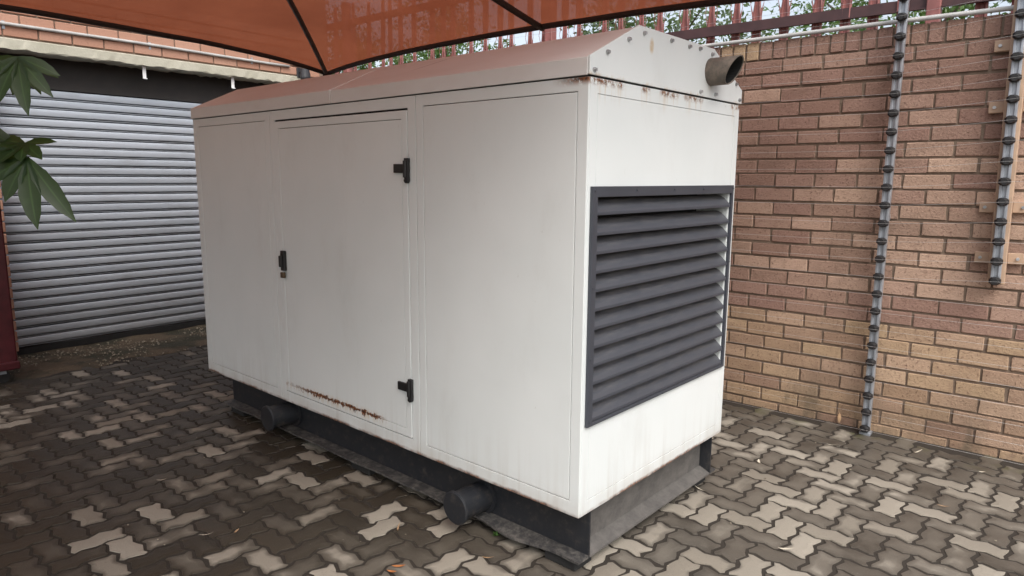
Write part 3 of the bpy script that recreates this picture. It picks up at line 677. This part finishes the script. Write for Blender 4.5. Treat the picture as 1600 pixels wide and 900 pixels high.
# inner shell a little behind the sheets, coloured near-black for the shade in the joints; hollow behind the louvre
LW0, LW1, LZa, LZb = 0.022, 1.128, 0.583, 1.425
mb = MB()
side_box(0.16, GL-0.006, 0.010, GW-0.006, ZB+0.006, ZE, mb)
side_box(0.010, 0.159, 0.010, GW-0.006, LZb+0.012, ZE, mb); side_box(0.010, 0.159, 0.010, GW-0.006, ZB+0.006, LZa-0.012, mb)
mb.build('inner_shell', 'gap_shade', gen)
def ring(l0, l1, z0, z1, a0, a1, b0, b1, mat, name, w0=0.0, w1=0.009):
    """flat frame l0..l1 x z0..z1 with a rectangular opening a0..a1 x b0..b1"""
    mb = MB(); o_ = [(-l1, z0), (-l0, z0), (-l0, z1), (-l1, z1)]; i_ = [(-a1, b0), (-a0, b0), (-a0, b1), (-a1, b1)]
    for w in (w0, w1):
        for q in o_+i_: mb.v.append((q[0], w, q[1]))
    for k in range(4):
        j = (k+1) % 4
        mb.f += [(k, j, 4+j, 4+k), (8+k, 12+k, 12+j, 8+j), (k, 8+k, 8+j, j), (4+k, 4+j, 12+j, 12+k)]
    return mb.build(name, mat, gen, 0.002, 2)
zt_, zbm = ZE-0.004, ZB
ring(0.0, 0.851, zbm, zt_, 0.043, 0.81, 0.301, 1.7335, 'paint_side', 'panel_frame')
ring(0.8545, 1.989, zbm, zt_, 0.903, 1.946, 0.306, 1.731, 'paint_side', 'panel_frame')
ring(1.9925, GL, zbm, zt_, 2.038, 2.807, 0.301, 1.7335, 'paint_side', 'panel_frame')
def panel(l0, l1, z0, z1, name, mat, parent, w0=0.0005, w1=0.009, bev=0.0025):
    return MB().box(-l1, -l0, w0, w1, z0, z1).build(name, mat, parent, bev, 2)
panel(0.0455, 0.8075, 0.3035, 1.731, 'panel_sheet', 'paint_side', gen)
panel(2.0405, 2.8045, 0.3035, 1.731, 'panel_sheet', 'paint_side', gen)
# the door: outer leaf ring and inlaid sheet
dr = ring(0.9065, 1.9425, 0.3105, 1.7225, 0.9416, 1.9085, 0.347, 1.6885, 'paint_door', 'door', -0.002, 0.009)
panel(0.9438, 1.9063, 0.3492, 1.6863, 'door_sheet', 'paint_door', dr, -0.0012)
for z in (1.485, 0.5385):
    h = MB(); h.box(-0.914, -0.890, -0.016, -0.001, z-0.046, z+0.044); h.box(-0.985, -0.9145, -0.014, -0.0025, z-0.017, z+0.020); h.tube([(-0.908, -0.013, z-0.036), (-0.908, -0.013, z+0.034)], 0.010, 10); h.tube([(-0.902, -0.018, z-0.048), (-0.902, -0.001, z-0.048)], 0.012, 10)
    hg = h.build('hinge', 'black_plastic', dr, 0.004, 2)
    MB().tube([(-0.902, -0.0225, z-0.048), (-0.902, -0.0182, z-0.048)], 0.006, 8).build('hinge_screw', 'black_plastic', hg)
hd = MB().box(-1.914, -1.880, -0.020, -0.0022, 0.965, 1.070).build('handle', 'black_plastic', dr, 0.005, 2)
MB().box(-1.909, -1.886, -0.034, -0.0195, 0.985, 1.045).build('handle_lever', 'black_plastic', hd, 0.005, 2)
pk = MB().box(-1.910, -1.884, -0.026, -0.008, 0.928, 0.958).build('padlock', 'padlock_brass', hd, 0.004, 2)
MB().tube([(-1.903, -0.017, 0.955)]+[(-1.897-0.006*math.cos(a), -0.017, 0.968+0.008*math.sin(a)) for a in [math.pi*i/6 for i in range(7)]]+[(-1.891, -0.017, 0.955)], 0.0022, 6).build('shackle', 'steel_bolt', pk)
# near end (x = 0): sheet with the louvre opening, inlay lines
def end_ring(w0, w1, z0, z1, a0, a1, b0, b1, mat, name, x0, x1):
    mb = MB(); o_ = [(w0, z0), (w1, z0), (w1, z1), (w0, z1)]; i_ = [(a0, b0), (a1, b0), (a1, b1), (a0, b1)]
    for x in (x1, x0):
        for q in o_+i_: mb.v.append((x, q[0], q[1]))
    for k in range(4):
        j = (k+1) % 4
        mb.f += [(k, j, 4+j, 4+k), (8+k, 12+k, 12+j, 8+j), (k, 8+k, 8+j, j), (4+k, 4+j, 12+j, 12+k)]
    return mb.build(name, mat, gen, 0.0015, 2)
end_ring(0.0095, GW, zbm, zt_, 0.052, GW-0.046, 0.298, 1.728, 'paint_end', 'end_frame', -0.010, 0.0006)
end_ring(0.0535, GW-0.0475, 0.2995, 1.7265, LW0+0.038, LW1-0.022, LZa+0.02, LZb-0.03, 'paint_end', 'end_sheet', -0.010, 0.0002)
# white jambs of the louvre opening
MB().box(-0.155, -0.0105, LW1-0.021, LW1+0.004, LZa, LZb).build('louvre_jamb', 'paint_end', gen)
MB().box(-0.155, -0.0105, LW0, LW0+0.037, LZa, LZb).build('louvre_jamb', 'paint_end', gen)
MB().box(-0.1595, -0.1555, LW0, LW1, LZa-0.01, LZb+0.01).build('louvre_back', 'gap_shade', gen)
lou = end_ring(LW0, LW1, LZa, LZb, LW0+0.030, LW1-0.017, LZa+0.012, LZb-0.036, 'louvre_paint', 'louvre', 0.0008, 0.013)
NB, LP = 12, (LZb-0.036-LZa-0.012)/12
bprof = []
for i in range(7):
    a = i/6; bprof.append((-0.070+0.078*a, LP*0.66*(1-a) + 0.013*math.sin(math.pi*a)))
bprof2 = [(0.009, -0.003), (0.009, -0.011), (0.004, -0.013)]
prof_b = bprof + bprof2
inner = [(x-0.003, z-0.004) for x, z in prof_b[:-2]][::-1]
bl_me = MB().prism(prof_b[:-1]+inner, 'y', LW0+0.031, LW1-0.0225).mesh('blade'); bl_me.materials.append(M['louvre_paint'])
for i in range(NB):
    o = bpy.data.objects.new('blade', bl_me); C.objects.link(o); o.parent = lou; o.location = (rb.gauss(0, .0012), 0, LZa+0.0145+0.012+i*LP+rb.gauss(0, .0008)); o.rotation_euler = (rb.gauss(0, .0015), 0, 0)
for (w, z) in [(LW0+0.012, LZb-0.014), (0.30, LZb-0.014), (0.58, LZb-0.014), (0.83, LZb-0.014), (LW1-0.009, LZb-0.014), (LW0+0.012, 1.08), (LW0+0.012, 0.83), (LW0+0.012, LZa+0.02), (LW1-0.009, 1.08), (0.55, LZa+0.006), (0.86, LZa+0.006)]:
    MB().tube([(0.0125, w, z), (0.016, w, z)], 0.0045, 8).build('screw', 'louvre_paint', lou)
# far end and rear sheets
MB().box(-GL-0.0006, -GL+0.008, 0.0095, GW, zbm, zt_).build('end_sheet', 'paint_end', gen, 0.002)
MB().box(-GL, -0.0105, GW-0.008, GW+0.0008, zbm, zt_).build('rear_sheet', 'paint_side', gen, 0.002)
MB().box(-GL+0.01, -0.02, 0.0105, GW-0.01, ZB-0.002, ZB+0.006).build('floor_pan', 'gap_shade', gen)
# roof: folded sheets with an eave rim, a fold and a flat crown; two lengths meet at a lap
OV = 0.006
rp = [(-OV, ZE), (-OV, ZF), (TI, ZTOP), (GW-TI, ZTOP), (GW+OV, ZF), (GW+OV, ZE)]
rpi = [(GW+OV-0.004, ZE), (GW+OV-0.004, ZF-0.003), (GW-TI-0.001, ZTOP-0.005), (TI+0.001, ZTOP-0.005), (-OV+0.004, ZF-0.003), (-OV+0.004, ZE)]
MB().prism(rp+rpi, 'x', -1.436, -0.002).build('roof_sheet', 'paint_roof', gen, 0.0015)
sh = 0.0022
rp2 = [(y+(sh if y > 0.5 else -sh)*(abs(y-0.58) > 0.4), z+(sh if z > ZE else 0)) for y, z in rp]
MB().prism(rp2+rpi, 'x', -GL-0.004, -1.4362).build('roof_sheet', 'paint_roof', gen, 0.0015)
MB().poly([(-GL+0.004, y, z) for y, z in rp]).build('far_gable', 'paint_roof', gen)
# gable plate on the near end
gp = MB().prism([(-0.004, ZE+0.002), (-0.004, ZF+0.004), (TI, ZTOP+0.005), (GW-TI, ZTOP+0.005), (GW+0.006, ZF+0.004), (GW+0.006, ZE+0.002)], 'x', -0.0018, 0.0065).build('gable_plate', 'paint_end', gen, 0.0012)
sc_ = 0.775
for (w, z) in [(0.024, 1.902), (0.118, 1.986), (0.282, 2.062), (0.411, 2.107), (0.662, 2.111), (0.846, 2.109), (0.96, 2.114), (1.101, 2.105), (1.335, 2.03), (1.42, 1.985), (0.989, 1.904), (1.163, 1.905), (1.475, 1.902)]:
    b = MB().tube([(0.0066, w*sc_, 0.3269+z*sc_-0.002), (0.0125, w*sc_, 0.3269+z*sc_-0.002)], [0.0085, 0.0075], 10).tube([(0.0126, w*sc_, 0.3269+z*sc_-0.002), (0.018, w*sc_, 0.3269+z*sc_-0.002)], 0.0058, 6)
    b.build('bolt', 'steel_bolt', gp)
# exhaust stub, cut at a slant
ew, ez, er = 0.853, 1.886, 0.055
ex_ = MB(); seg = 28
for rr, in_ in ((er, 0), (er-0.004, 1)):
    for end_ in (0, 1):
        for k in range(seg):
            a = 2*math.pi*k/seg; xx = 0.0066 if end_ == 0 else 0.108 + 0.028*math.sin(a) 
            if in_ and end_ == 0: xx = 0.008
            ex_.v.append((xx, ew+rr*math.cos(a), ez+rr*math.sin(a)))
for k in range(seg):
    k2 = (k+1) % seg
    ex_.f += [(k, k2, seg+k2, seg+k), (2*seg+k, 3*seg+k, 3*seg+k2, 2*seg+k2), (seg+k, seg+k2, 3*seg+k2, 3*seg+k)]
exo = ex_.build('exhaust_pipe', 'exhaust_steel', gen, fix=False, smooth=True)
MB().tube([(0.0085, ew, ez), (0.0095, ew, ez)], er-0.004, 24).build('exhaust_bore', 'bore_black', exo)
i_ = MB()
for end_ in (0.01, 1):
    for k in range(seg):
        a = 2*math.pi*k/seg; xx = 0.0097 if end_ != 1 else 0.104+0.028*math.sin(a); i_.v.append((xx, ew+(er-0.0048)*math.cos(a), ez+(er-0.0048)*math.sin(a)))
for k in range(seg): i_.f.append((k, seg+k, seg+(k+1) % seg, (k+1) % seg))
i_.build('exhaust_lining', 'bore_black', exo, fix=False)
# base frame: channels with flanges outward
B0, B1, WW0, WW1, ZL = 0.012, 2.735, 0.088, GW-0.064, 0.05
for (w, sgn, f0) in ((WW0, 1, 0.022), (WW1, -1, GW-0.01)):
    web = MB().box(-B1, -B0-0.005, min(w, w+0.008*sgn), max(w, w+0.008*sgn), ZL+0.0085, ZB-0.003).build('side_rail', 'base_paint', gen)
    # lower flange with a battered outer lip
    fm = MB(); n_ = 60; rf = random.Random(3 if sgn > 0 else 8)
    for i in range(n_+1):
        l = B0 + (B1-B0)*i/n_; wig = 0.006*mnoise.noise((l*5, 7, 0)); dn = 0.008*mnoise.noise((l*4, 3, 0))
        if 0.05 < l < 0.62: dn -= 0.010*math.sin((l-0.05)/0.57*math.pi); wig += 0.01*math.sin((l-0.05)/0.57*math.pi*3)
        fm.v += [(-l, f0+wig*sgn, ZL+0.010+dn), (-l, w-0.0005*sgn, ZL+0.012), (-l, w-0.0005*sgn, ZL), (-l, f0+wig*sgn, ZL+0.001+dn)]
    for i in range(n_):
        for q in range(4): q2 = (q+1) % 4; fm.f.append((i*4+q, i*4+q2, (i+1)*4+q2, (i+1)*4+q))
    fm.f += [(0, 1, 2, 3), (n_*4+3, n_*4+2, n_*4+1, n_*4)]
    fm.build('rail_flange', 'flange_worn', gen)
for (l, sgn) in ((B0, 1), (B1, -1)):
    l2 = l+0.055*sgn
    MB().box(-max(l2, l2+0.006*sgn), -min(l2, l2+0.006*sgn), WW0+0.009, WW1-0.009, ZL+0.008, ZB-0.003).build('end_rail', 'base_end_paint', gen)
    # sloping toe flange of the end channel
    pr0 = [(-l, ZL), (-l, ZL+0.007), (-l2, ZL+0.030), (-l2, ZL)]
    MB().prism(pr0, 'y', WW0+0.009, WW1-0.009).build('end_flange', 'base_end_paint', gen)
    for w in (WW0+0.0005, WW1-0.0085):
        MB().box(-max(l, l2), -min(l, l2), w, w+0.008, ZL+0.0005, ZB-0.003).build('end_cheek', 'base_paint', gen)
for l, z in ((0.10, 0), (1.35, 0), (2.60, 0)):
    for w in (0.045, GW-0.16):
        MB().box(-l-0.09, -l+0.06, w, w+0.11, 0.0, ZL-0.0005).build('foot_pad', 'rubber', gen, 0.006)
# lifting pins on the visible side
for l, z in ((0.555, 0.128), (2.02, 0.150)):
    r_ = 0.068
    p_ = MB().tube([(-l, WW0-0.001, z), (-l, WW0-0.012, z)], r_+0.012, 24).tube([(-l, WW0-0.0122, z), (-l, -0.068, z)], r_-0.006, 28)
    pin = p_.build('lifting_pin', 'base_paint', gen, smooth=False)
    MB().tube([(-l, -0.0682, z), (-l, -0.078, z), (-l, -0.082, z)], [r_+0.002, r_+0.002, r_-0.004], 28).build('pin_cap', 'base_paint', pin)

# ------------------------------------------------------------------ shade canopy
CX0, CX1, CY0, CY1 = -3.8, 0.80, -4.9, -0.5  # unseen right and front edges set to shape light on the housing
can = empty('shade_canopy', (CX0, CY1, 0)); tag(can, 'rust red shade cloth canopy stretched overhead on a dark frame', 'canopy')
def sag(s_, L_, a): return a*(1-math.exp(-s_/0.8))*(1-math.exp(-(L_-s_)/0.8))
def canopy_z(x, y):
    sx, sy = x-CX0, CY1-y; LX, LY = CX1-CX0, CY1-CY0
    ez_x = 2.36 + sag(sx, LX, 0.10); ez_y = 2.36 + sag(sy, LY, 0.13)
    dx, dy = min(sx, LX-sx), min(sy, LY-sy)
    wx, wy = 1/(dx+0.02), 1/(dy+0.02)
    e = (ez_y*wx + ez_x*wy)/(wx+wy)
    k = 0.10; d = -k*math.log(math.exp(-dx/k)+math.exp(-dy/k)) if max(dx, dy)/k < 600 else min(dx, dy)
    d = max(0, d)
    return e + 0.21*d - 0.012*d*d
NXc, NYc = 88, 92; mb = MB()
def cpos(u, v_):
    x = CX0 + (CX1-CX0)*u; y = CY1 - (CY1-CY0)*v_
    bow = 0.10
    x += bow*math.sin(math.pi*v_)*(1-2*u)*0.35; y -= bow*math.sin(math.pi*u)*(1-2*v_)*0.35
    xs = CX0 + (CX1-CX0)*u; ys = CY1-(CY1-CY0)*v_
    return (x, y, canopy_z(xs, ys) + 0.006*mnoise.noise((x*2.2, y*2.2, 0)))
for a in range(NXc+1):
    for b in range(NYc+1): mb.v.append(cpos(a/NXc, b/NYc))
for a in range(NXc):
    for b in range(NYc): q = a*(NYc+1)+b; mb.f.append((q, q+NYc+1, q+NYc+2, q+1))
def cp(mb, name, mat, **k):
    o = mb.build(name, mat, None, **k); o.parent = can; o.matrix_parent_inverse = Matrix.Translation((-CX0, -CY1, 0)); return o
cp(mb, 'cloth', 'shade_cloth', smooth=True, fix=False)
for fn in (lambda t_: cpos(t_, 0), lambda t_: cpos(t_, 1), lambda t_: cpos(0, t_), lambda t_: cpos(1, t_)):
    cp(MB().tube([Vector(fn(i/50))-Vector((0, 0, 0.010)) for i in range(51)], 0.021, 8), 'hem', 'canopy_steel', smooth=True)
def under(x, y, dz=0.022): return ((x), (y), canopy_z(x, y)-dz)
for (sx, sy, ox, oy) in ((1, -1, CX0, CY1), (-1, -1, CX1, CY1), (1, 1, CX0, CY0), (-1, 1, CX1, CY0)):
    cp(MB().tube([under(ox+sx*d_, oy+sy*d_) for d_ in [0.06+0.13*i for i in range(20)]], 0.019, 8), 'hip_tube', 'canopy_steel', smooth=True)
for x in (-1.41,):
    cp(MB().tube([under(x, CY1-0.02-d_) for d_ in [0.14*i for i in range(19)]], 0.021, 8), 'rafter', 'canopy_steel', smooth=True)
    cp(MB().tube([under(x, CY0+0.02+d_) for d_ in [0.14*i for i in range(19)]], 0.021, 8), 'rafter', 'canopy_steel', smooth=True)
for x, y in ((CX0, CY1), (CX0, CY0)):
    cp(MB().tube([(x, y, -0.02), (x, y, 2.37)], 0.038, 12), 'post', 'canopy_steel', smooth=True)

for y_, p1 in ((CY1, (3.2, 0.9, 4.4)), (CY0, (3.2, -6.2, 4.4))):
    cp(MB().tube([(CX1, y_, 2.36), p1], 0.006, 6), 'tie_cable', 'canopy_steel')
    cp(MB().tube([(p1[0], p1[1], -0.05), (p1[0], p1[1], 4.5)], 0.05, 12), 'post', 'canopy_steel', smooth=True)
# ------------------------------------------------------------------ trees beyond the wall
def make_tree(name, x, y, h, cr, cz, nl, ls, mat, seed, label, squash=1.0):
    rt = random.Random(seed); t_ = empty(name, (x, y, -0.05)); tag(t_, label, 'tree', 'trees beyond the wall')
    mb = MB(); tips = []
    mb.tube([(0, 0, 0), (0.05, 0.03, cz*0.4), (0.02, -0.05, cz*0.75), (0.0, 0, cz)], [0.13, 0.11, 0.09, 0.06], 8)
    for i in range(16):
        a = rt.uniform(0, 6.28); z0 = rt.uniform(cz*0.45, cz); el = rt.uniform(0.1, 1.1); ln = cr*rt.uniform(0.6, 1.0)
        d = Vector((math.cos(a)*math.cos(el), math.sin(a)*math.cos(el), math.sin(el)*squash))
        p0 = Vector((0.02, 0, z0)); p1 = p0+d*ln*0.5+Vector((rt.gauss(0, .08), rt.gauss(0, .08), 0.05)); p2 = p0+d*ln
        mb.tube([p0, p1, p2], [0.035, 0.02, 0.006], 5); tips += [p1, p2, p0.lerp(p2, 0.75)]
    mb.build('trunk', 'bark', t_, smooth=True)
    cl = []
    for p in tips:
        for k in range(3): cl.append((p+Vector((rt.gauss(0, .22), rt.gauss(0, .22), rt.gauss(0, .2))), rt.uniform(0.08, 0.24)))
    v = []; f = []
    for k in range(nl):
        c0, r0 = rt.choice(cl); p = c0 + Vector((rt.gauss(0, r0), rt.gauss(0, r0), rt.gauss(0, r0*0.8)))
        d = Vector((rt.gauss(0, 1), rt.gauss(0, 1), rt.gauss(-0.3, 0.7))).normalized(); s_ = d.cross(Vector((rt.gauss(0, 1), rt.gauss(0, 1), rt.gauss(0, 1)))).normalized()
        L_ = ls*rt.uniform(0.7, 1.35); W_ = L_*0.20; b = len(v)
        v += [tuple(p), tuple(p+d*L_*0.45+s_*W_), tuple(p+d*L_), tuple(p+d*L_*0.45-s_*W_)]; f.append((b, b+1, b+2, b+3))
    me = bpy.data.meshes.new('crown'); me.from_pydata(v, [], f); link('crown', me, mat, t_)
make_tree('garden_tree', -11.5, 3.8, 6, 3.0, 3.3, 16000, 0.10, 'leaf_tree', 1, 'broad dense tree behind the palisade above the far roof corner')
make_tree('garden_tree', -6.2, 3.4, 5, 2.2, 2.7, 11000, 0.08, 'leaf_tree', 2, 'tree showing above the middle of the generator roof behind the palisade')
make_tree('garden_tree', -3.0, 4.4, 5, 1.9, 3.0, 10000, 0.075, 'leaf_pale', 3, 'thin pale tree behind the palisade above the exhaust end of the generator roof')
make_tree('garden_tree', -0.1, 3.6, 5, 1.8, 2.6, 17000, 0.07, 'leaf_tree', 4, 'bright green tree behind the palisade right of the exhaust pipe')
make_tree('garden_tree', 3.9, 5.0, 5, 2.0, 3.2, 5000, 0.08, 'leaf_pale', 5, 'sparse tree behind the palisade at the top right corner')

# ------------------------------------------------------------------ leafy plant reaching in from the left, near the camera
def ray(x, y, d): return CAM + (fwd + r2*((x-800)/F_PX) + u2*((450-y)/F_PX)).normalized()*d
stem0 = ray(-330, 400, 1.75)
pl = empty('broad_leaf_plant', (stem0.x, stem0.y, 0)); tag(pl, 'dark green plant with lobed leaves hanging in from the left edge', 'plant')
def pp(mb, name, mat, **k):
    o = mb.build(name, mat, None, **k); o.parent = pl; o.matrix_parent_inverse = Matrix.Translation((-stem0.x, -stem0.y, 0)); return o
top = Vector((stem0.x+0.05, stem0.y+0.03, 2.05))
pp(MB().tube([(stem0.x, stem0.y, -0.03), (stem0.x+0.03, stem0.y, 0.8), (stem0.x-0.01, stem0.y+0.02, 1.5), top], [0.022, 0.018, 0.013, 0.008], 8), 'stem', 'stem_green', smooth=True)
def lobed_leaf(centre, face, down, lobes, start, droop=0.25):
    """palmate leaf: lobes = list of (angle from 'down', length, width)"""
    face = face.normalized(); down = (down - face*down.dot(face)).normalized(); sd = down.cross(face).normalized()
    mb = MB(); n = 10
    for (ang, L_, W_) in lobes:
        d = down*math.cos(ang)+sd*math.sin(ang); s_ = -down*math.sin(ang)+sd*math.cos(ang); b = len(mb.v)
        for i in range(n+1):
            a = i/n; w = W_*(math.sin(math.pi*a**1.1)**0.9) + 0.003*(1-a)
            if i == n: w = 0.0008
            c_ = centre + d*L_*a - face*(droop*L_*a*a*0.6)
            w *= 0.86*(1+0.07*math.sin(i*2.6)); mb.v += [tuple(c_ + s_*w + face*0.22*w), tuple(c_), tuple(c_ - s_*w + face*0.22*w)]
        for i in range(n):
            q = b+3*i; mb.f += [(q, q+1, q+4, q+3), (q+1, q+2, q+5, q+4)]
    lf = pp(mb, 'leaf', 'leaf_near', smooth=True, fix=False)
    lf.data.attributes.new('mid', 'FLOAT', 'POINT').data.foreach_set('value', [1.0 if q % 3 == 1 else 0.0 for q in range(len(mb.v))])
    mid = (start+centre)/2 + Vector((0, 0, 0.06))
    pt = MB().tube([start, mid, centre], [0.004, 0.003, 0.0025], 6).build('petiole', 'stem_green', None, smooth=True)
    pt.parent = lf; pt.matrix_parent_inverse = Matrix.Translation((-stem0.x, -stem0.y, 0)).inverted().inverted()
    return lf
back = -fwd; dn = Vector((0, 0, -1))
D = R(1)*1
lobed_leaf(ray(42, 246, 1.5), back+Vector((0.1, 0, 0.25)), dn, [(R(-10), 0.128, 0.020), (R(-37), 0.140, 0.0175), (R(24), 0.085, 0.019), (R(58), 0.10, 0.017), (R(95), 0.085, 0.016)], Vector((top.x, top.y, 1.78)))
lobed_leaf(ray(38, 225, 1.52), back+Vector((0, 0, 1.1)), dn, [(R(-52), 0.055, 0.013), (R(-15), 0.045, 0.014), (R(30), 0.06, 0.015), (R(70), 0.075, 0.015), (R(110), 0.075, 0.015), (R(-110), 0.05, 0.012)], Vector((top.x, top.y, 1.80)))
lobed_leaf(ray(28, 90, 1.45), back+Vector((0.1, 0, 0.35)), dn, [(R(-14), 0.102, 0.0145), (R(-42), 0.088, 0.012), (R(18), 0.090, 0.0145), (R(50), 0.09, 0.015), (R(-68), 0.07, 0.012)], Vector((top.x, top.y, 1.92)))
lobed_leaf(ray(36, 92, 1.56), back+Vector((0.3, 0, 0.9)), dn, [(R(-28), 0.085, 0.012), (R(-60), 0.07, 0.012), (R(2), 0.08, 0.013), (R(35), 0.08, 0.014), (R(80), 0.08, 0.014)], Vector((top.x, top.y, 1.95)))
lobed_leaf(ray(-70, 180, 1.6), back+Vector((0.3, 0.2, 0.6)), dn, [(R(a), 0.11, 0.017) for a in (-60, -25, 15, 50, 85)], Vector((top.x, top.y, 1.9)))
lobed_leaf(ray(-150, 40, 1.6), back+Vector((0.1, 0.2, 0.8)), dn, [(R(a), 0.13, 0.019) for a in (-90, -55, -20, 15, 50, 85)], Vector((top.x, top.y, 2.0)))

# unseen leaves added left of the frame to shade the housing side
rp_ = random.Random(17); cm = MB(); n_ok = 0
axis_l = Vector((-r2.x, -r2.y, 0)).normalized()
for k in range(3000):
    c_ = Vector((stem0.x, stem0.y, 1.45)) + axis_l*rp_.uniform(-0.1, 2.6) + Vector((rp_.gauss(0, .28), rp_.gauss(0, .28), rp_.gauss(0.05, .48)))
    q = project(c_)
    if (q and q[0] > -190) or not 0.5 < c_.z < 2.3: continue
    n_ok += 1
    if n_ok > 620: break
    fa = Vector((rp_.gauss(0, .5), rp_.gauss(0, .5), 1)).normalized(); d0 = fa.cross(Vector((rp_.gauss(0, 1), rp_.gauss(0, 1), 0))).normalized(); s0 = fa.cross(d0)
    for a_ in (-100, -60, -20, 20, 60, 100):
        d = d0*math.cos(R(a_))+s0*math.sin(R(a_)); s_ = fa.cross(d); L_ = 0.12*rp_.uniform(.8, 1.15); b = len(cm.v)
        cm.v += [tuple(c_), tuple(c_+d*L_*.45+s_*.017-fa*.01), tuple(c_+d*L_-fa*.04), tuple(c_+d*L_*.45-s_*.017-fa*.01)]; cm.f.append((b, b+1, b+2, b+3))
pp(cm, 'unseen_shade_foliage', 'leaf_near', fix=False)
for k in range(4):  # unseen stems added with the shading leaves
    b0 = Vector((stem0.x, stem0.y, 0)) + axis_l*(0.5*k+0.3)
    pp(MB().tube([b0-Vector((0, 0, .03)), b0+Vector((.04, .02, .9)), b0+Vector((-.02, .05, 1.9))], [0.02, 0.015, 0.007], 7), 'stem', 'stem_green', smooth=True)

# ------------------------------------------------------------------ litter and weeds
def gpt(x, y, z=0.004):
    v_ = (fwd + r2*((x-800)/F_PX) + u2*((450-y)/F_PX)); t_ = (z-CAM.z)/v_.z; return CAM+v_*t_
def dry_leaf(px_, py_, L_, W_, rot, mat, label):
    mb = MB(); n = 6
    for i in range(n+1):
        a = i/n; w = W_*math.sin(math.pi*a)**0.8+0.0004; z = 0.004+0.010*(a-0.4)**2*4*L_/0.06
        cx = L_*(a-0.5); cy = 0.12*L_*math.sin(a*2.6)
        mb.v += [(cx, cy-w, z+0.35*w), (cx, cy, z), (cx, cy+w, z+0.35*w)]
    for i in range(n): q = 3*i; mb.f += [(q, q+1, q+4, q+3), (q+1, q+2, q+5, q+4)]
    o = mb.build('dry_leaf', mat, None, smooth=True, fix=False); p = gpt(px_, py_); o.location = (p.x, p.y, 0.003); o.rotation_euler = (0, 0, rot)
    tag(o, label, 'leaf', 'fallen leaves on the paving')
for a in [(623, 888, .055, .007, .5, 'litter_orange', 'orange curled dry leaf on the pavers at the bottom centre, larger of two'),
          (612, 896, .045, .006, .2, 'litter_orange', 'orange curled dry leaf lying at the bottom edge, smaller of two'),
          (370, 832, .030, .005, 1.9, 'litter', 'pinkish small dry leaf on dark wet pavers at lower left'),
          (322, 838, .060, .002, .75, 'litter_pale', 'pale straw like leaf lying across a light paver at lower left'),
          (252, 752, .050, .003, .7, 'litter_pale', 'thin pale leaf on dark wet pavers left of the generator'),
          (624, 827, .055, .003, 2.2, 'litter', 'thin curled leaf on the wet pavers below the lifting pin'),
          (1228, 861, .060, .006, .35, 'litter_pale', 'pale pointed dry leaf on pavers at bottom right'),
          (1187, 723, .040, .006, 2.0, 'litter_pale', 'cream curled leaf beside the generator base end'),
          (1474, 793, .050, .004, -.05, 'litter', 'reddish thin leaf on pavers at the right'),
          (1435, 708, .060, .004, 1.0, 'litter_pale', 'pale feathery leaf on dark pavers near the wall'),
          (1534, 739, .030, .005, .2, 'litter_pale', 'small pale leaf on dark pavers at the right edge near the wall'),
          (1093, 767, .080, .002, -.5, 'litter_pale', 'long thin straw touching the end of the generator base'),
          (1300, 697, .060, .002, .2, 'litter_pale', 'thin grass straw on the pavers in front of the fence pole'),
          (762, 874, .050, .003, .4, 'litter', 'brown thin leaf on the pavers below the near lifting pin')]: dry_leaf(*a)
# leaf standing against the wall
o = MB()
for i in range(7):
    a = i/6; w = 0.010*math.sin(math.pi*a)**.8+0.0005; o.v += [(-w, 0.004*a, a*0.062), (0, -0.004, a*0.062), (w, 0.004*a, a*0.062)]
for i in range(6): q = 3*i; o.f += [(q, q+1, q+4, q+3), (q+1, q+2, q+5, q+4)]
o = o.build('dry_leaf', 'litter', None, smooth=True, fix=False); o.location = (0.49, -0.035, 0.012); o.rotation_euler = (R(-18), 0, 0.3); tag(o, 'tan dry leaf standing upright against the wall beside the fence pole', 'leaf', 'fallen leaves on the paving')
wd = MB(); rw = random.Random(6); p = gpt(776, 835)
for i in range(14):
    a = rw.uniform(0, 6.28); L_ = rw.uniform(0.012, 0.03); w = 0.005; d = Vector((math.cos(a), math.sin(a), rw.uniform(0.3, 1))).normalized(); s_ = d.cross(Vector((0, 0, 1))).normalized(); b = len(wd.v)
    wd.v += [(0, 0, 0.0), tuple(d*L_*.6+s_*w), tuple(d*L_), tuple(d*L_*.6-s_*w)]; wd.f.append((b, b+1, b+2, b+3))
o = wd.build('weed', 'weed', None, fix=False); o.location = (p.x, p.y, -0.004); tag(o, 'tiny green weed growing in the joints below the generator base', 'weed')
